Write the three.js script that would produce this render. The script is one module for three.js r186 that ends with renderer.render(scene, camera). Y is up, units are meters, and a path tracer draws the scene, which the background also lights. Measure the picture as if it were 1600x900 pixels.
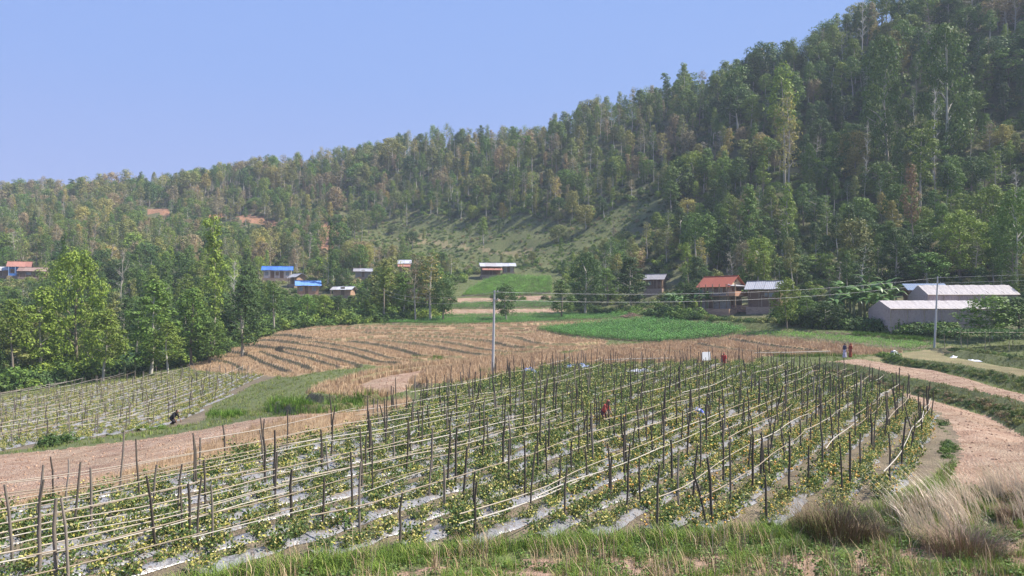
import * as THREE from 'three';
import { mergeGeometries } from 'three/addons/utils/BufferGeometryUtils.js';
import { MarchingCubes } from 'three/addons/objects/MarchingCubes.js';
import { createNoise2D } from 'simplex-noise';

// ---------------------------------------------------------------- camera, sky, sun, exposure
const F = 1208, EYE = 6, HORIZON = 480;            // focal length in photo pixels, lens height above the field, eye-level row
const scene = new THREE.Scene();
const camera = new THREE.PerspectiveCamera(2 * Math.atan(450 / F) * 180 / Math.PI, 16 / 9, 0.1, 9000);
camera.position.set(0, EYE, 0);
const PITCH = Math.atan((HORIZON - 450) / F);
camera.rotation.x = PITCH;
scene.add(camera);
const renderer = new THREE.WebGLRenderer({ antialias: true });
renderer.toneMapping = THREE.LinearToneMapping;
renderer.toneMappingExposure = 1.8;
renderer.shadowMap.enabled = true;
const SUN_DIR = new THREE.Vector3(0.97, 0, -0.04).normalize().multiplyScalar(Math.cos(52 * Math.PI / 180));
SUN_DIR.y = Math.sin(52 * Math.PI / 180);
const sun = new THREE.DirectionalLight(new THREE.Color(1, 0.93, 0.82), 5.0);
sun.position.copy(SUN_DIR).multiplyScalar(900).add(new THREE.Vector3(0, 0, -200));
sun.target.position.set(0, 0, -200);
sun.castShadow = true;
Object.assign(sun.shadow.camera, { left: -500, right: 500, top: 500, bottom: -500, near: 1, far: 2500 });
sun.shadow.mapSize.set(4096, 4096);
scene.add(sun, sun.target);
{
  const W = 512, Hh = 256, d = new Float32Array(W * Hh * 4);
  const mix = (a, b, t) => a.map((v, i) => v + (b[i] - v) * t);
  const stops = [[0, [0.385, 0.45, 0.78]], [6, [0.35, 0.44, 0.80]], [16, [0.275, 0.41, 0.82]], [30, [0.235, 0.38, 0.82]], [60, [0.17, 0.30, 0.72]], [90, [0.15, 0.26, 0.66]]];
  const s = SUN_DIR.clone();
  for (let j = 0; j < Hh; j++) for (let i = 0; i < W; i++) {
    const el = ((j + 0.5) / Hh - 0.5) * 180, az = ((i + 0.5) / W - 0.5) * 2 * Math.PI;
    const v = new THREE.Vector3(Math.cos(el * Math.PI / 180) * Math.cos(az), Math.sin(el * Math.PI / 180), Math.cos(el * Math.PI / 180) * Math.sin(az));
    let c = stops[0][1];
    const e = Math.max(el, 0);
    for (let k = 0; k < stops.length - 1; k++) if (e >= stops[k][0]) c = mix(stops[k][1], stops[k + 1][1], Math.min(1, (e - stops[k][0]) / (stops[k + 1][0] - stops[k][0])));
    const cs = Math.max(-1, Math.min(1, v.dot(s)));
    const g = 0.93 + 0.20 * (cs * 0.5 + 0.5) + 0.45 * Math.pow(Math.max(cs, 0), 12);   // air is brighter round the sun
    const o = (j * W + i) * 4;
    const q = 0.61; d[o] = c[0] * g * q; d[o + 1] = c[1] * g * q; d[o + 2] = q * c[2] * (0.97 + 0.06 * (cs * 0.5 + 0.5)); d[o + 3] = 1;
  }
  const t = new THREE.DataTexture(d, W, Hh, THREE.RGBAFormat, THREE.FloatType);
  t.mapping = THREE.EquirectangularReflectionMapping; t.magFilter = t.minFilter = THREE.LinearFilter; t.wrapS = THREE.RepeatWrapping; t.needsUpdate = true;
  scene.background = t; scene.environment = t;
}
scene.fog = new THREE.FogExp2(new THREE.Color(0.74, 0.83, 1.0), 0.00038);

// ---------------------------------------------------------------- helpers
function mulberry(a) { return () => { a |= 0; a = a + 0x6D2B79F5 | 0; let t = Math.imul(a ^ a >>> 15, 1 | a); t = t + Math.imul(t ^ t >>> 7, 61 | t) ^ t; return ((t ^ t >>> 14) >>> 0) / 4294967296; }; }
let rng = mulberry(11);
const R = (a, b) => a + (b - a) * rng();
const pick = (a) => a[Math.floor(rng() * a.length)];
const clamp = (x, a, b) => Math.max(a, Math.min(b, x));
const sm = (x, a, b) => { const t = clamp((x - a) / (b - a), 0, 1); return t * t * (3 - 2 * t); };
const n2 = createNoise2D(mulberry(5)), n2b = createNoise2D(mulberry(6));
const V = (x, y, z) => new THREE.Vector3(x, y, z);
const taken = {};
function numbered(n) { const k = taken[n] = (taken[n] ?? -1) + 1; return k ? `${n}_${String(k).padStart(3, '0')}` : n; }
function tag(o, label, category, group, kind) {
  o.userData.label = label; if (category) o.userData.category = category;
  if (group) o.userData.group = group; if (kind) o.userData.kind = kind;
  return o;
}
function mesh(name, geo, mat, parent) {
  const m = new THREE.Mesh(geo, mat); m.name = parent ? name : numbered(name); m.castShadow = m.receiveShadow = true;
  (parent ?? scene).add(m); return m;
}
function thing(name, label, category, pos, turn = 0, group) {
  const g = new THREE.Group(); g.name = numbered(name); g.position.set(pos[0], pos[1], pos[2]); g.rotation.y = turn;
  scene.add(g); return tag(g, label, category, group);
}
function copyOf(o, label, group) {
  const c = o.clone(); c.name = numbered(o.name.replace(/_\d{3}$/, '')); c.userData = { ...o.userData };
  if (label) c.userData.label = label; if (group) c.userData.group = group;
  scene.add(c); return c;
}
const merge = (list) => mergeGeometries(list.map((g) => { const h = g.index ? g.toNonIndexed() : g; for (const k of Object.keys(h.attributes)) if (!['position', 'normal', 'uv', 'color'].includes(k)) h.deleteAttribute(k); return h; }));
function box(w, h, d, x = 0, y = 0, z = 0, ry = 0, rz = 0, rx = 0) {
  const g = new THREE.BoxGeometry(w, h, d); if (rx) g.rotateX(rx); if (rz) g.rotateZ(rz); if (ry) g.rotateY(ry); g.translate(x, y, z); return g;
}
// tapered tube through points
function tube(pts, radii, seg = 6, cap = true) {
  const pos = [], nor = [], uv = [], idx = []; let up = V(0, 0, 1), len = 0;
  pts.forEach((p, i) => {
    const t = (pts[Math.min(i + 1, pts.length - 1)].clone().sub(pts[Math.max(i - 1, 0)])).normalize();
    if (Math.abs(t.dot(up)) > 0.95) up = V(1, 0, 0);
    const a = t.clone().cross(up).normalize(), b = a.clone().cross(t);
    if (i) len += p.distanceTo(pts[i - 1]);
    for (let k = 0; k <= seg; k++) {
      const q = k / seg * 2 * Math.PI, n = a.clone().multiplyScalar(Math.cos(q)).addScaledVector(b, Math.sin(q));
      pos.push(p.x + n.x * radii[i], p.y + n.y * radii[i], p.z + n.z * radii[i]); nor.push(n.x, n.y, n.z); uv.push(k / seg, len);
    }
  });
  for (let i = 0; i < pts.length - 1; i++) for (let k = 0; k < seg; k++) { const o = i * (seg + 1) + k; idx.push(o, o + seg + 1, o + 1, o + 1, o + seg + 1, o + seg + 2); }
  if (cap) for (const [i, flip] of [[0, 0], [pts.length - 1, 1]]) {
    const t = pts[1].clone().sub(pts[0]).normalize().multiplyScalar(i ? 1 : -1), c = pos.length / 3;
    pos.push(pts[i].x, pts[i].y, pts[i].z); nor.push(t.x, t.y, t.z); uv.push(0.5, 0);
    for (let k = 0; k < seg; k++) { const o = i * (seg + 1) + k; flip ? idx.push(o + 1, o, c) : idx.push(o, o + 1, c); }
  }
  const g = new THREE.BufferGeometry();
  g.setAttribute('position', new THREE.Float32BufferAttribute(pos, 3)); g.setAttribute('normal', new THREE.Float32BufferAttribute(nor, 3)); g.setAttribute('uv', new THREE.Float32BufferAttribute(uv, 2)); g.setIndex(idx);
  return g;
}
function instanced(name, geo, mat, mats, colors, label, parent) {
  const m = new THREE.InstancedMesh(geo, mat, mats.length); m.name = parent ? name : numbered(name);
  mats.forEach((q, i) => { m.setMatrixAt(i, q); if (colors) m.setColorAt(i, colors[i]); });
  m.castShadow = m.receiveShadow = true; (parent ?? scene).add(m);
  tag(m, label, null, null, 'stuff'); return m;
}
const _q = new THREE.Quaternion(), _e = new THREE.Euler();
function xf(x, y, z, ry, sx, sy = sx, tx = 0, tz = 0) { return new THREE.Matrix4().compose(V(x, y, z), _q.clone().setFromEuler(_e.set(tx, ry, tz, 'YXZ')), V(sx, sy, sx)); }

// tileable noise textures: colour palettes mixed by fine and coarse noise
function tileNoise(size, cells, seed) {
  const r = mulberry(seed), g = new Float32Array(cells * cells).map(() => r()), out = new Float32Array(size * size);
  for (let j = 0; j < size; j++) for (let i = 0; i < size; i++) {
    const x = i / size * cells, y = j / size * cells, x0 = Math.floor(x), y0 = Math.floor(y), fx = x - x0, fy = y - y0, sx = fx * fx * (3 - 2 * fx), sy = fy * fy * (3 - 2 * fy);
    const a = g[y0 % cells * cells + x0 % cells], b = g[y0 % cells * cells + (x0 + 1) % cells], c = g[(y0 + 1) % cells * cells + x0 % cells], d = g[(y0 + 1) % cells * cells + (x0 + 1) % cells];
    out[j * size + i] = (a + (b - a) * sx) * (1 - sy) + (c + (d - c) * sx) * sy;
  }
  return out;
}
function noiseMaps(palette, seed, metres, { size = 512, contrast = 1.6, coarse = 6, streak = 0 } = {}) {
  const L = [[coarse, 0.3], [coarse * 4, 0.25], [coarse * 12, 0.25], [size / 3 | 0, 0.3]].map(([c, w], i) => [tileNoise(size, c, seed + i), w]);
  const K = tileNoise(size, coarse * 2, seed + 9);
  const d = new Uint8Array(size * size * 4), b = new Uint8Array(size * size * 4);
  for (let i = 0; i < size * size; i++) {
    let v = 0; for (const [n, w] of L) v += n[i] * w;
    v = clamp((v - 0.5) * contrast * 1.6 + 0.5, 0, 0.9999);
    if (streak) v = clamp(v + (K[i] - 0.5) * streak, 0, 0.9999);
    const t = v * (palette.length - 1), k = Math.floor(t), f = t - k, c = palette[k], e = palette[k + 1];
    for (let q = 0; q < 3; q++) { const lin = c[q] + (e[q] - c[q]) * f; d[i * 4 + q] = 255 * (lin <= 0.0031308 ? lin * 12.92 : 1.055 * Math.pow(lin, 1 / 2.4) - 0.055); }
    d[i * 4 + 3] = 255; const h = 255 * clamp(L[2][0][i] * 0.5 + L[3][0][i] * 0.5, 0, 1); b[i * 4] = b[i * 4 + 1] = b[i * 4 + 2] = h; b[i * 4 + 3] = 255;
  }
  const mk = (a, srgb) => { const t = new THREE.DataTexture(a, size, size); t.wrapS = t.wrapT = THREE.RepeatWrapping; t.magFilter = THREE.LinearFilter; t.minFilter = THREE.LinearMipmapLinearFilter; t.generateMipmaps = true; t.repeat.set(1 / metres, 1 / metres); if (srgb) t.colorSpace = THREE.SRGBColorSpace; t.needsUpdate = true; return t; };
  return { map: mk(d, true), bumpMap: mk(b, false) };
}
const groundMat = (pal, seed, metres, bump, o) => new THREE.MeshStandardMaterial({ ...noiseMaps(pal, seed, metres, o), bumpScale: bump, roughness: 0.95, vertexColors: true });
const std = (r, g, b, rough = 0.8, o = {}) => new THREE.MeshStandardMaterial({ color: new THREE.Color().setRGB(r, g, b), roughness: rough, ...o });

// ---------------------------------------------------------------- the lie of the land
// Radial height profiles measured from the photograph: [distance in metres, row at which that ground stands in the photo]
const NEAR = [[0.05, 4.4], [1.5, 4.35], [5, 3.7], [9, 2.4], [12.5, 1.15], [15.5, 0.45], [18, 0.14]];
const COLS = [
  [-400, [[24, 786], [30, 772], [40, 738], [55, 700], [75, 650], [95, 620], [130, 590], [170, 530], [210, 460], [280, 400], [400, 345], [500, 328], [540, 327], [640, 350]]],
  [0, [[22, 809], [27, 784], [33, 752], [40, 716], [50, 690], [75, 640], [95, 612], [112, 603], [140, 578], [170, 520], [205, 455], [260, 405], [350, 348], [430, 325], [480, 322], [560, 345]]],
  [300, [[22, 809], [27, 750], [33, 713], [39, 690], [47, 668], [55, 655], [80, 605], [100, 582], [130, 560], [160, 520], [200, 460], [250, 420], [300, 380], [350, 345], [410, 305], [440, 302], [520, 330]]],
  [500, [[22, 809], [34.5, 690], [42, 652], [50, 630], [65, 600], [80, 574], [100, 553], [120, 536], [140, 514], [160, 499], [200, 458], [250, 415], [300, 375], [350, 325], [390, 280], [415, 270], [500, 305]]],
  [700, [[22, 809], [45, 641], [57, 607], [80, 570], [100, 551], [120, 530], [140, 508], [160, 492], [180, 470], [210, 440], [240, 420], [270, 385], [310, 335], [350, 280], [375, 245], [390, 240], [470, 290]]],
  [900, [[22, 809], [57, 607], [80, 570], [100, 550], [115, 535], [130, 517], [150, 500], [165, 490], [180, 470], [210, 420], [250, 350], [290, 280], [328, 218], [345, 212], [420, 270]]],
  [1100, [[22, 809], [57, 607], [75, 576], [100, 548], [115, 530], [130, 506], [142, 486], [152, 472], [162, 450], [190, 390], [230, 300], [270, 205], [300, 158], [312, 155], [390, 230]]],
  [1300, [[22, 809], [57, 607], [75, 575], [85, 562], [95, 550], [105, 535], [115, 516], [125, 497], [140, 455], [170, 380], [210, 250], [245, 125], [262, 85], [272, 82], [350, 180]]],
  [1500, [[22, 802], [30, 720], [45, 641], [60, 600], [75, 575], [90, 553], [100, 535], [110, 512], [122, 484], [140, 430], [170, 330], [205, 190], [235, 60], [250, 10], [260, 8], [340, 110]]],
  [1700, [[20, 815], [30, 705], [45, 635], [60, 600], [80, 565], [92, 537], [105, 503], [120, 460], [150, 360], [180, 220], [210, 80], [235, -30], [245, -32], [320, 80]]],
  [2000, [[20, 800], [30, 695], [45, 630], [60, 595], [80, 555], [95, 515], [115, 460], [140, 360], [170, 210], [200, 60], [225, -60], [235, -62], [310, 60]]],
].map(([px, l]) => { const u = (px - 800) / F, c = Math.sqrt(1 + u * u); return { th: Math.atan(u), p: [...NEAR, ...l.map(([d, py]) => [d * c, EYE + (HORIZON - py) / F * d])] }; });
for (const c of COLS) { const e = c.p[c.p.length - 1]; c.p.push([Math.max(900, e[0] + 200), Math.min(e[1], 40)], [4200, 0]); }
{
  const l = COLS[0], r = COLS[COLS.length - 1], back = [[0.05, 4.4], [1.5, 4.4], [12, 5.5], [60, 11], [200, 22], [500, 30], [4200, 0]];
  COLS.unshift({ th: -3.1416, p: back }, { th: -2.1, p: back.map(([a, b]) => [a, b * 0.8]) }, { th: -1.3, p: l.p });
  COLS.push({ th: 1.2, p: r.p }, { th: 2.1, p: back }, { th: 3.1416, p: back });
}
function pchip(xs, ys) {
  const n = xs.length, d = [], m = [];
  for (let i = 0; i < n - 1; i++) d.push((ys[i + 1] - ys[i]) / (xs[i + 1] - xs[i]));
  m.push(d[0]); for (let i = 1; i < n - 1; i++) m.push(d[i - 1] * d[i] <= 0 ? 0 : 2 / (1 / d[i - 1] + 1 / d[i])); m.push(d[n - 2]);
  let k = 0;
  return (x) => {
    x = clamp(x, xs[0], xs[n - 1]);
    while (k < n - 2 && x > xs[k + 1]) k++; while (k > 0 && x < xs[k]) k--;
    const h = xs[k + 1] - xs[k], t = (x - xs[k]) / h, t2 = t * t, t3 = t2 * t;
    return ys[k] * (2 * t3 - 3 * t2 + 1) + h * m[k] * (t3 - 2 * t2 + t) + ys[k + 1] * (3 * t2 - 2 * t3) + h * m[k + 1] * (t3 - t2);
  };
}
const NT = 1440, NR = 640, LR0 = Math.log(0.05), LR1 = Math.log(4200), TAB = new Float32Array((NT + 1) * (NR + 1));
{
  const fs = COLS.map((c) => pchip(c.p.map((q) => Math.log(q[0])), c.p.map((q) => q[1]))), ths = COLS.map((c) => c.th);
  for (let j = 0; j <= NR; j++) {
    const lr = LR0 + (LR1 - LR0) * j / NR, f = pchip(ths, fs.map((g) => g(lr)));
    for (let i = 0; i <= NT; i++) TAB[j * (NT + 1) + i] = f(-Math.PI + 2 * Math.PI * i / NT);
  }
}
function baseH(x, z) {
  const r = Math.max(0.05, Math.hypot(x, z)), t = (Math.atan2(x, -z) / (2 * Math.PI) + 0.5) * NT, l = clamp((Math.log(r) - LR0) / (LR1 - LR0) * NR, 0, NR - 0.001);
  const i = clamp(Math.floor(t), 0, NT - 1), j = Math.floor(l), a = t - i, b = l - j, o = j * (NT + 1) + i;
  const h = (TAB[o] * (1 - a) + TAB[o + 1] * a) * (1 - b) + (TAB[o + NT + 1] * (1 - a) + TAB[o + NT + 2] * a) * b;
  const hill = sm(h, 7, 30) * (r < 900 ? 1 : 0.3);
  return h + hill * (2.6 * n2(x / 55, z / 55) + 1.0 * n2b(x / 17, z / 17)) + 0.05 * n2(x / 6, z / 6) * sm(r, 3, 10);
}
// a point of the photograph -> the ground it shows
function survey(px, py) {
  const a = Math.atan((450 - py) / F) + PITCH, u = (px - 800) / F, s = Math.tan(a);
  let d0 = 12, d1 = 12;
  for (let d = 12; d < 620; d *= 1.006) { d1 = d; if (EYE + s * d < baseH(u * d, -d)) break; d0 = d; }
  for (let k = 0; k < 20; k++) { const m = (d0 + d1) / 2; if (EYE + s * m < baseH(u * m, -m)) d1 = m; else d0 = m; }
  return [u * d1, -d1];
}
const pts = (l) => l.map(([a, b]) => survey(a, b));
const poly = (l) => { const p = pts(l), xs = p.map((q) => q[0]), zs = p.map((q) => q[1]); return { p, x0: Math.min(...xs), x1: Math.max(...xs), z0: Math.min(...zs), z1: Math.max(...zs) }; };
function inside(P, x, z) {
  if (x < P.x0 || x > P.x1 || z < P.z0 || z > P.z1) return false;
  let c = false; const p = P.p;
  for (let i = 0, j = p.length - 1; i < p.length; j = i++) if ((p[i][1] > z) !== (p[j][1] > z) && x < (p[j][0] - p[i][0]) * (z - p[i][1]) / (p[j][1] - p[i][1]) + p[i][0]) c = !c;
  return c;
}
function smoothLine(l, n = 6) {   // Catmull-Rom through the measured points
  const c = new THREE.CatmullRomCurve3(pts(l).map(([x, z]) => V(x, 0, z)), false, 'centripetal');
  return c.getPoints((l.length - 1) * n).map((v) => [v.x, v.z]);
}
// terrace banks: the ground steps up on the far side of each line. [line, rise, reach of the levelled tread, half width of the bank]
const BANKS = [
  [[[285, 560], [350, 565], [385, 581]], 0.4, 3], [[[345, 548], [385, 554], [415, 567], [460, 583]], 0.55, 3], [[[405, 548], [440, 563], [492, 581]], 0.55, 3], [[[430, 544], [500, 564], [532, 575]], 0.55, 3],
  [[[345, 543], [395, 540], [480, 552], [540, 567], [568, 575]], 0.55, 3], [[[375, 534], [415, 532], [530, 547], [600, 566], [628, 570]], 0.6, 3], [[[470, 534], [570, 549], [630, 565], [690, 563]], 0.55, 3],
  [[[535, 531], [620, 545], [680, 559], [730, 560]], 0.55, 3], [[[570, 531], [675, 541], [765, 556], [800, 556]], 0.55, 3], [[[592, 529], [700, 536], [795, 551], [850, 551]], 0.55, 3],
  [[[400, 529], [435, 524], [525, 532], [600, 526], [700, 528], [760, 533], [810, 543], [870, 545]], 0.6, 4],
  [[[560, 519], [600, 521], [700, 522], [800, 527], [850, 538], [900, 539], [940, 535]], 0.5, 4], [[[470, 517], [560, 513], [650, 515], [735, 513], [830, 514]], 0.55, 4], [[[540, 510], [600, 508], [700, 509], [800, 509], [870, 505]], 0.55, 4],
  [[[690, 497], [760, 496], [860, 494]], 0.5, 3], [[[700, 519], [800, 521], [838, 518]], 0.4, 3],
  [[[985, 545], [1030, 548], [1075, 553]], 0.4, 3], [[[1087, 536], [1125, 544], [1175, 550], [1230, 552]], 0.5, 3], [[[1132, 530], [1175, 536], [1210, 542], [1290, 551]], 0.6, 3],
  [[[640, 603], [680, 606], [720, 604], [760, 596]], 0.6, 2], [[[475, 622], [520, 627], [575, 626], [600, 624]], 0.7, 2], [[[420, 634], [460, 641], [510, 640], [560, 636]], 0.6, 2],
  [[[545, 600], [580, 588], [650, 577], [720, 570]], 0.35, 2],
  [[[1200, 516], [1280, 521], [1360, 527], [1470, 537]], 0.5, 3],
  [[[1262, 570], [1330, 579], [1400, 598], [1500, 621], [1560, 637], [1600, 655], [1680, 690]], 1.0, 3, 0.75],
  [[[1382, 560], [1430, 569], [1500, 579], [1600, 602], [1700, 625]], 0.9, 3, 0.7],
  [[[1480, 551], [1540, 560], [1600, 570], [1700, 585]], 0.8, 3, 0.7],
  [[[1085, 503], [1150, 509], [1240, 511], [1320, 512]], 0.9, 3, 0.7],
].map(([l, rise, reach, half = 0.2]) => { const p = smoothLine(l), xs = p.map((q) => q[0]), zs = p.map((q) => q[1]), m = reach + 1; return { p, rise, reach, half, x0: Math.min(...xs) - m, x1: Math.max(...xs) + m, z0: Math.min(...zs) - m, z1: Math.max(...zs) + m }; });
function bankAt(B, x, z) {     // [signed distance across the bank, fade at its two ends]
  let best = 1e9, s = 0, at = 0; const p = B.p;
  for (let i = 0; i < p.length - 1; i++) {
    const ax = p[i][0], az = p[i][1], bx = p[i + 1][0] - ax, bz = p[i + 1][1] - az, l2 = bx * bx + bz * bz, t0 = ((x - ax) * bx + (z - az) * bz) / l2, t = clamp(t0, 0, 1);
    const dx = x - ax - t * bx, dz = z - az - t * bz, d = dx * dx + dz * dz;
    if (d < best) { best = d; s = bx * -(z - az) + bz * (x - ax) > 0 ? 1 : -1; at = (i + t) / (p.length - 1); }
  }
  return [s * Math.sqrt(best), sm(at, 0, 0.05) * sm(1 - at, 0, 0.05)];
}
function landH(x, z) {
  let h = baseH(x, z);
  for (const B of BANKS) {
    if (x < B.x0 || x > B.x1 || z < B.z0 || z > B.z1) continue;
    const [s, f] = bankAt(B, x, z), a = Math.abs(s);
    if (a > B.reach) continue;
    h += f * B.rise * 0.5 * clamp(s / B.half, -1, 1) * (1 - sm(a, B.half, B.reach));
  }
  return h;
}
const on = (px, py) => { const [x, z] = survey(px, py); return V(x, landH(x, z), z); };
const toPhoto = (x, y, z) => { const v = V(x, y - EYE, z).applyEuler(new THREE.Euler(-PITCH, 0, 0)); return [800 + F * v.x / -v.z, 450 - F * v.y / -v.z]; };

// ---------------------------------------------------------------- ground: one surface, cut along the field edges
const G = {
  forest: groundMat([[0.06, 0.08, 0.025], [0.1, 0.12, 0.04], [0.14, 0.13, 0.06], [0.09, 0.125, 0.035], [0.18, 0.15, 0.08]], 21, 9, 0.25, { contrast: 1.8 }),
  clearing: groundMat([[0.045, 0.075, 0.018], [0.08, 0.115, 0.028], [0.11, 0.14, 0.038], [0.16, 0.14, 0.06], [0.08, 0.11, 0.028]], 31, 11, 0.2, { contrast: 1.7 }),
  red: groundMat([[0.2, 0.1, 0.055], [0.33, 0.16, 0.085], [0.4, 0.21, 0.12], [0.26, 0.14, 0.08]], 41, 5, 0.15),
  straw: groundMat([[0.22, 0.145, 0.078], [0.31, 0.208, 0.118], [0.38, 0.265, 0.155], [0.33, 0.225, 0.128]], 51, 3.1, 0.06, { contrast: 1.8 }),
  soil: groundMat([[0.25, 0.148, 0.092], [0.34, 0.212, 0.14], [0.4, 0.262, 0.178], [0.3, 0.185, 0.12], [0.45, 0.32, 0.23]], 61, 4.3, 0.14, { contrast: 2.3 }),
  dry: groundMat([[0.14, 0.11, 0.05], [0.2, 0.155, 0.08], [0.15, 0.16, 0.06], [0.26, 0.19, 0.11]], 71, 5.2, 0.07, { contrast: 1.7 }),
  grass: groundMat([[0.05, 0.07, 0.022], [0.085, 0.115, 0.035], [0.12, 0.15, 0.045], [0.15, 0.14, 0.06], [0.09, 0.12, 0.035]], 81, 4.7, 0.08),
  near: groundMat([[0.12, 0.12, 0.05], [0.17, 0.15, 0.07], [0.25, 0.17, 0.11], [0.3, 0.19, 0.13], [0.35, 0.23, 0.165]], 91, 3.7, 0.06, { contrast: 2.1 }),
  crop: groundMat([[0.12, 0.09, 0.06], [0.18, 0.135, 0.095], [0.15, 0.13, 0.07], [0.24, 0.18, 0.125]], 101, 3.3, 0.06),
};
// [name, label, material, outline as measured in the photograph]; a later field lies over an earlier one
const REGIONS = [
  ['hill_clearing', 'open grassy slope with scattered trees halfway up the wooded hill', G.clearing, [[535, 352], [620, 338], [740, 343], [860, 345], [960, 328], [1045, 295], [1040, 330], [965, 372], [885, 408], [868, 428], [705, 424], [690, 398], [560, 378]]],
  ['red_cutting', 'strip of bare red earth cut into the wooded hillside', G.red, [[318, 337], [350, 331], [400, 337], [440, 345], [430, 352], [380, 347], [325, 346]]],
  ['red_cutting', 'patch of bare red earth below the hillside clearing', G.red, [[498, 352], [535, 350], [545, 372], [522, 384], [510, 400], [500, 385]]],
  ['red_cutting', 'small red earth scar near the ridge between trees', G.red, [[228, 325], [262, 327], [262, 338], [230, 334]]],
  ['dirt_track', 'brown dirt track crossing the foot of the hillside clearing', G.dry, [[620, 372], [700, 378], [760, 388], [850, 386], [850, 391], [760, 394], [690, 386], [620, 378]]],
  ['valley_meadow', 'rough green meadow around the terraces and field edges', G.grass, [[-300, 690], [-100, 640], [120, 598], [290, 560], [420, 518], [560, 503], [680, 488], [690, 455], [760, 428], [870, 425], [900, 470], [980, 480], [1090, 498], [1320, 505], [1500, 520], [1700, 530], [1800, 560], [1800, 700], [1500, 850], [900, 870], [-300, 990]]],
  ['maize_field', 'young green maize field below the pair of tin roofed sheds', G.crop, [[722, 463], [735, 452], [765, 437], [800, 431], [862, 434], [862, 458], [800, 463]]],
  ['ploughed_strip', 'upper brown ploughed strip in front of the far maize', G.soil, [[700, 466], [790, 464], [862, 461], [862, 468], [780, 472], [696, 474]]],
  ['maize_field', 'thin green crop strip between two brown ploughed strips', G.crop, [[692, 475], [780, 473], [870, 470], [870, 480], [780, 482], [690, 483]]],
  ['ploughed_strip', 'lower brown ploughed strip beyond the tall green maize', G.soil, [[690, 484], [790, 483], [880, 482], [880, 491], [780, 494], [690, 492]]],
  ['maize_field', 'long low green crop strip behind the straw terraces', G.crop, [[640, 497], [760, 493], [880, 490], [985, 487], [995, 494], [900, 500], [790, 507], [600, 508]]],
  ['straw_terraces', 'stepped terraces of pale dry wheat stubble', G.straw, [[288, 566], [330, 548], [440, 518], [560, 511], [700, 509], [800, 507], [900, 503], [1000, 500], [960, 505], [838, 516], [888, 527], [950, 533], [940, 541], [860, 551], [760, 557], [640, 573], [560, 573], [455, 590], [360, 584], [300, 577]]],
  ['maize_field', 'bright green leafy maize field between straw terraces and banana grove', G.crop, [[836, 516], [888, 511], [950, 504], [1012, 500], [1075, 506], [1137, 512], [1165, 516], [1137, 525], [1087, 531], [1025, 535], [950, 531], [888, 525]]],
  ['crop_strip', 'narrow light green crop strip leading to the utility pole', G.crop, [[1160, 517], [1205, 518], [1325, 523], [1460, 538], [1425, 548], [1325, 536], [1200, 526], [1145, 525]]],
  ['wheat_field', 'pale dry wheat field behind the white board', G.straw, [[870, 571], [880, 555], [945, 541], [1025, 537], [1095, 532], [1150, 526], [1200, 528], [1325, 539], [1420, 551], [1300, 556], [1190, 557], [1178, 567], [1050, 566]]],
  ['wheat_field', 'curved band of pale dry wheat bending round a brown plot', G.straw, [[478, 616], [500, 604], [560, 587], [650, 573], [760, 559], [860, 551], [880, 555], [868, 571], [770, 591], [700, 604], [640, 606], [600, 622], [540, 627]]],
  ['ploughed_plot', 'small brown soil plot inside the curved wheat band', G.soil, [[552, 606], [585, 592], [650, 580], [672, 578], [640, 596], [636, 612], [590, 616]]],
  ['lane', 'grassy lane along which two women walk', G.grass, [[1230, 563], [1290, 556], [1400, 552], [1470, 538], [1500, 545], [1400, 560], [1340, 562], [1270, 570]]],
  ['fallow_field', 'yellowish fallow field below the vine trellis', G.dry, [[1342, 560], [1400, 552], [1490, 540], [1500, 553], [1600, 575], [1750, 605], [1750, 630], [1600, 598], [1500, 576], [1420, 566]]],
  ['ploughed_strip', 'brown ploughed terrace between two overgrown banks', G.soil, [[1266, 569], [1340, 561], [1385, 563], [1480, 581], [1600, 609], [1750, 645], [1750, 700], [1600, 650], [1500, 617], [1400, 595], [1330, 577]]],
  ['bare_soil_path', 'curving bare brown soil strip around the staked tomato field', G.soil, [[1215, 572], [1262, 573], [1330, 583], [1400, 602], [1500, 627], [1560, 643], [1600, 661], [1720, 710], [1720, 790], [1560, 770], [1470, 755], [1492, 715], [1485, 680], [1455, 645], [1390, 612], [1290, 586]]],
  ['wheat_field', 'strip of tall dry wheat beside the staked tomato field', G.straw, [[-120, 832], [0, 793], [140, 755], [270, 717], [330, 692], [400, 667], [500, 644], [560, 636], [640, 620], [648, 632], [600, 660], [500, 692], [300, 745], [140, 790], [0, 822], [-120, 860]]],
  ['bare_soil_strip', 'wide bare reddish brown soil strip between the two tomato fields', G.soil, [[-160, 745], [0, 711], [150, 696], [300, 674], [420, 652], [520, 643], [600, 631], [602, 635], [520, 648], [400, 667], [330, 692], [270, 717], [140, 755], [0, 793], [-160, 842]]],
  ['tomato_ground', 'pale soil of the distant staked tomato field beside the forest', G.crop, [[-160, 665], [0, 623], [120, 605], [250, 588], [300, 580], [440, 586], [395, 602], [335, 632], [318, 660], [220, 675], [100, 692], [0, 708], [-160, 740]]],
  ['tomato_ground', 'soil of the large staked tomato field', G.crop, [[-200, 900], [-60, 815], [0, 800], [140, 768], [270, 738], [400, 706], [500, 683], [560, 662], [620, 640], [660, 620], [700, 607], [760, 592], [820, 581], [880, 574], [1000, 569], [1190, 567], [1240, 573], [1300, 587], [1395, 612], [1466, 645], [1496, 682], [1494, 715], [1456, 754], [1386, 788], [1300, 810], [1220, 826], [1120, 832], [1000, 838], [850, 845], [700, 856], [560, 868], [450, 880], [330, 900], [250, 925], [-200, 990]]],
].map(([name, label, mat, l]) => ({ name, label, mat, P: poly(l) }));
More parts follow.
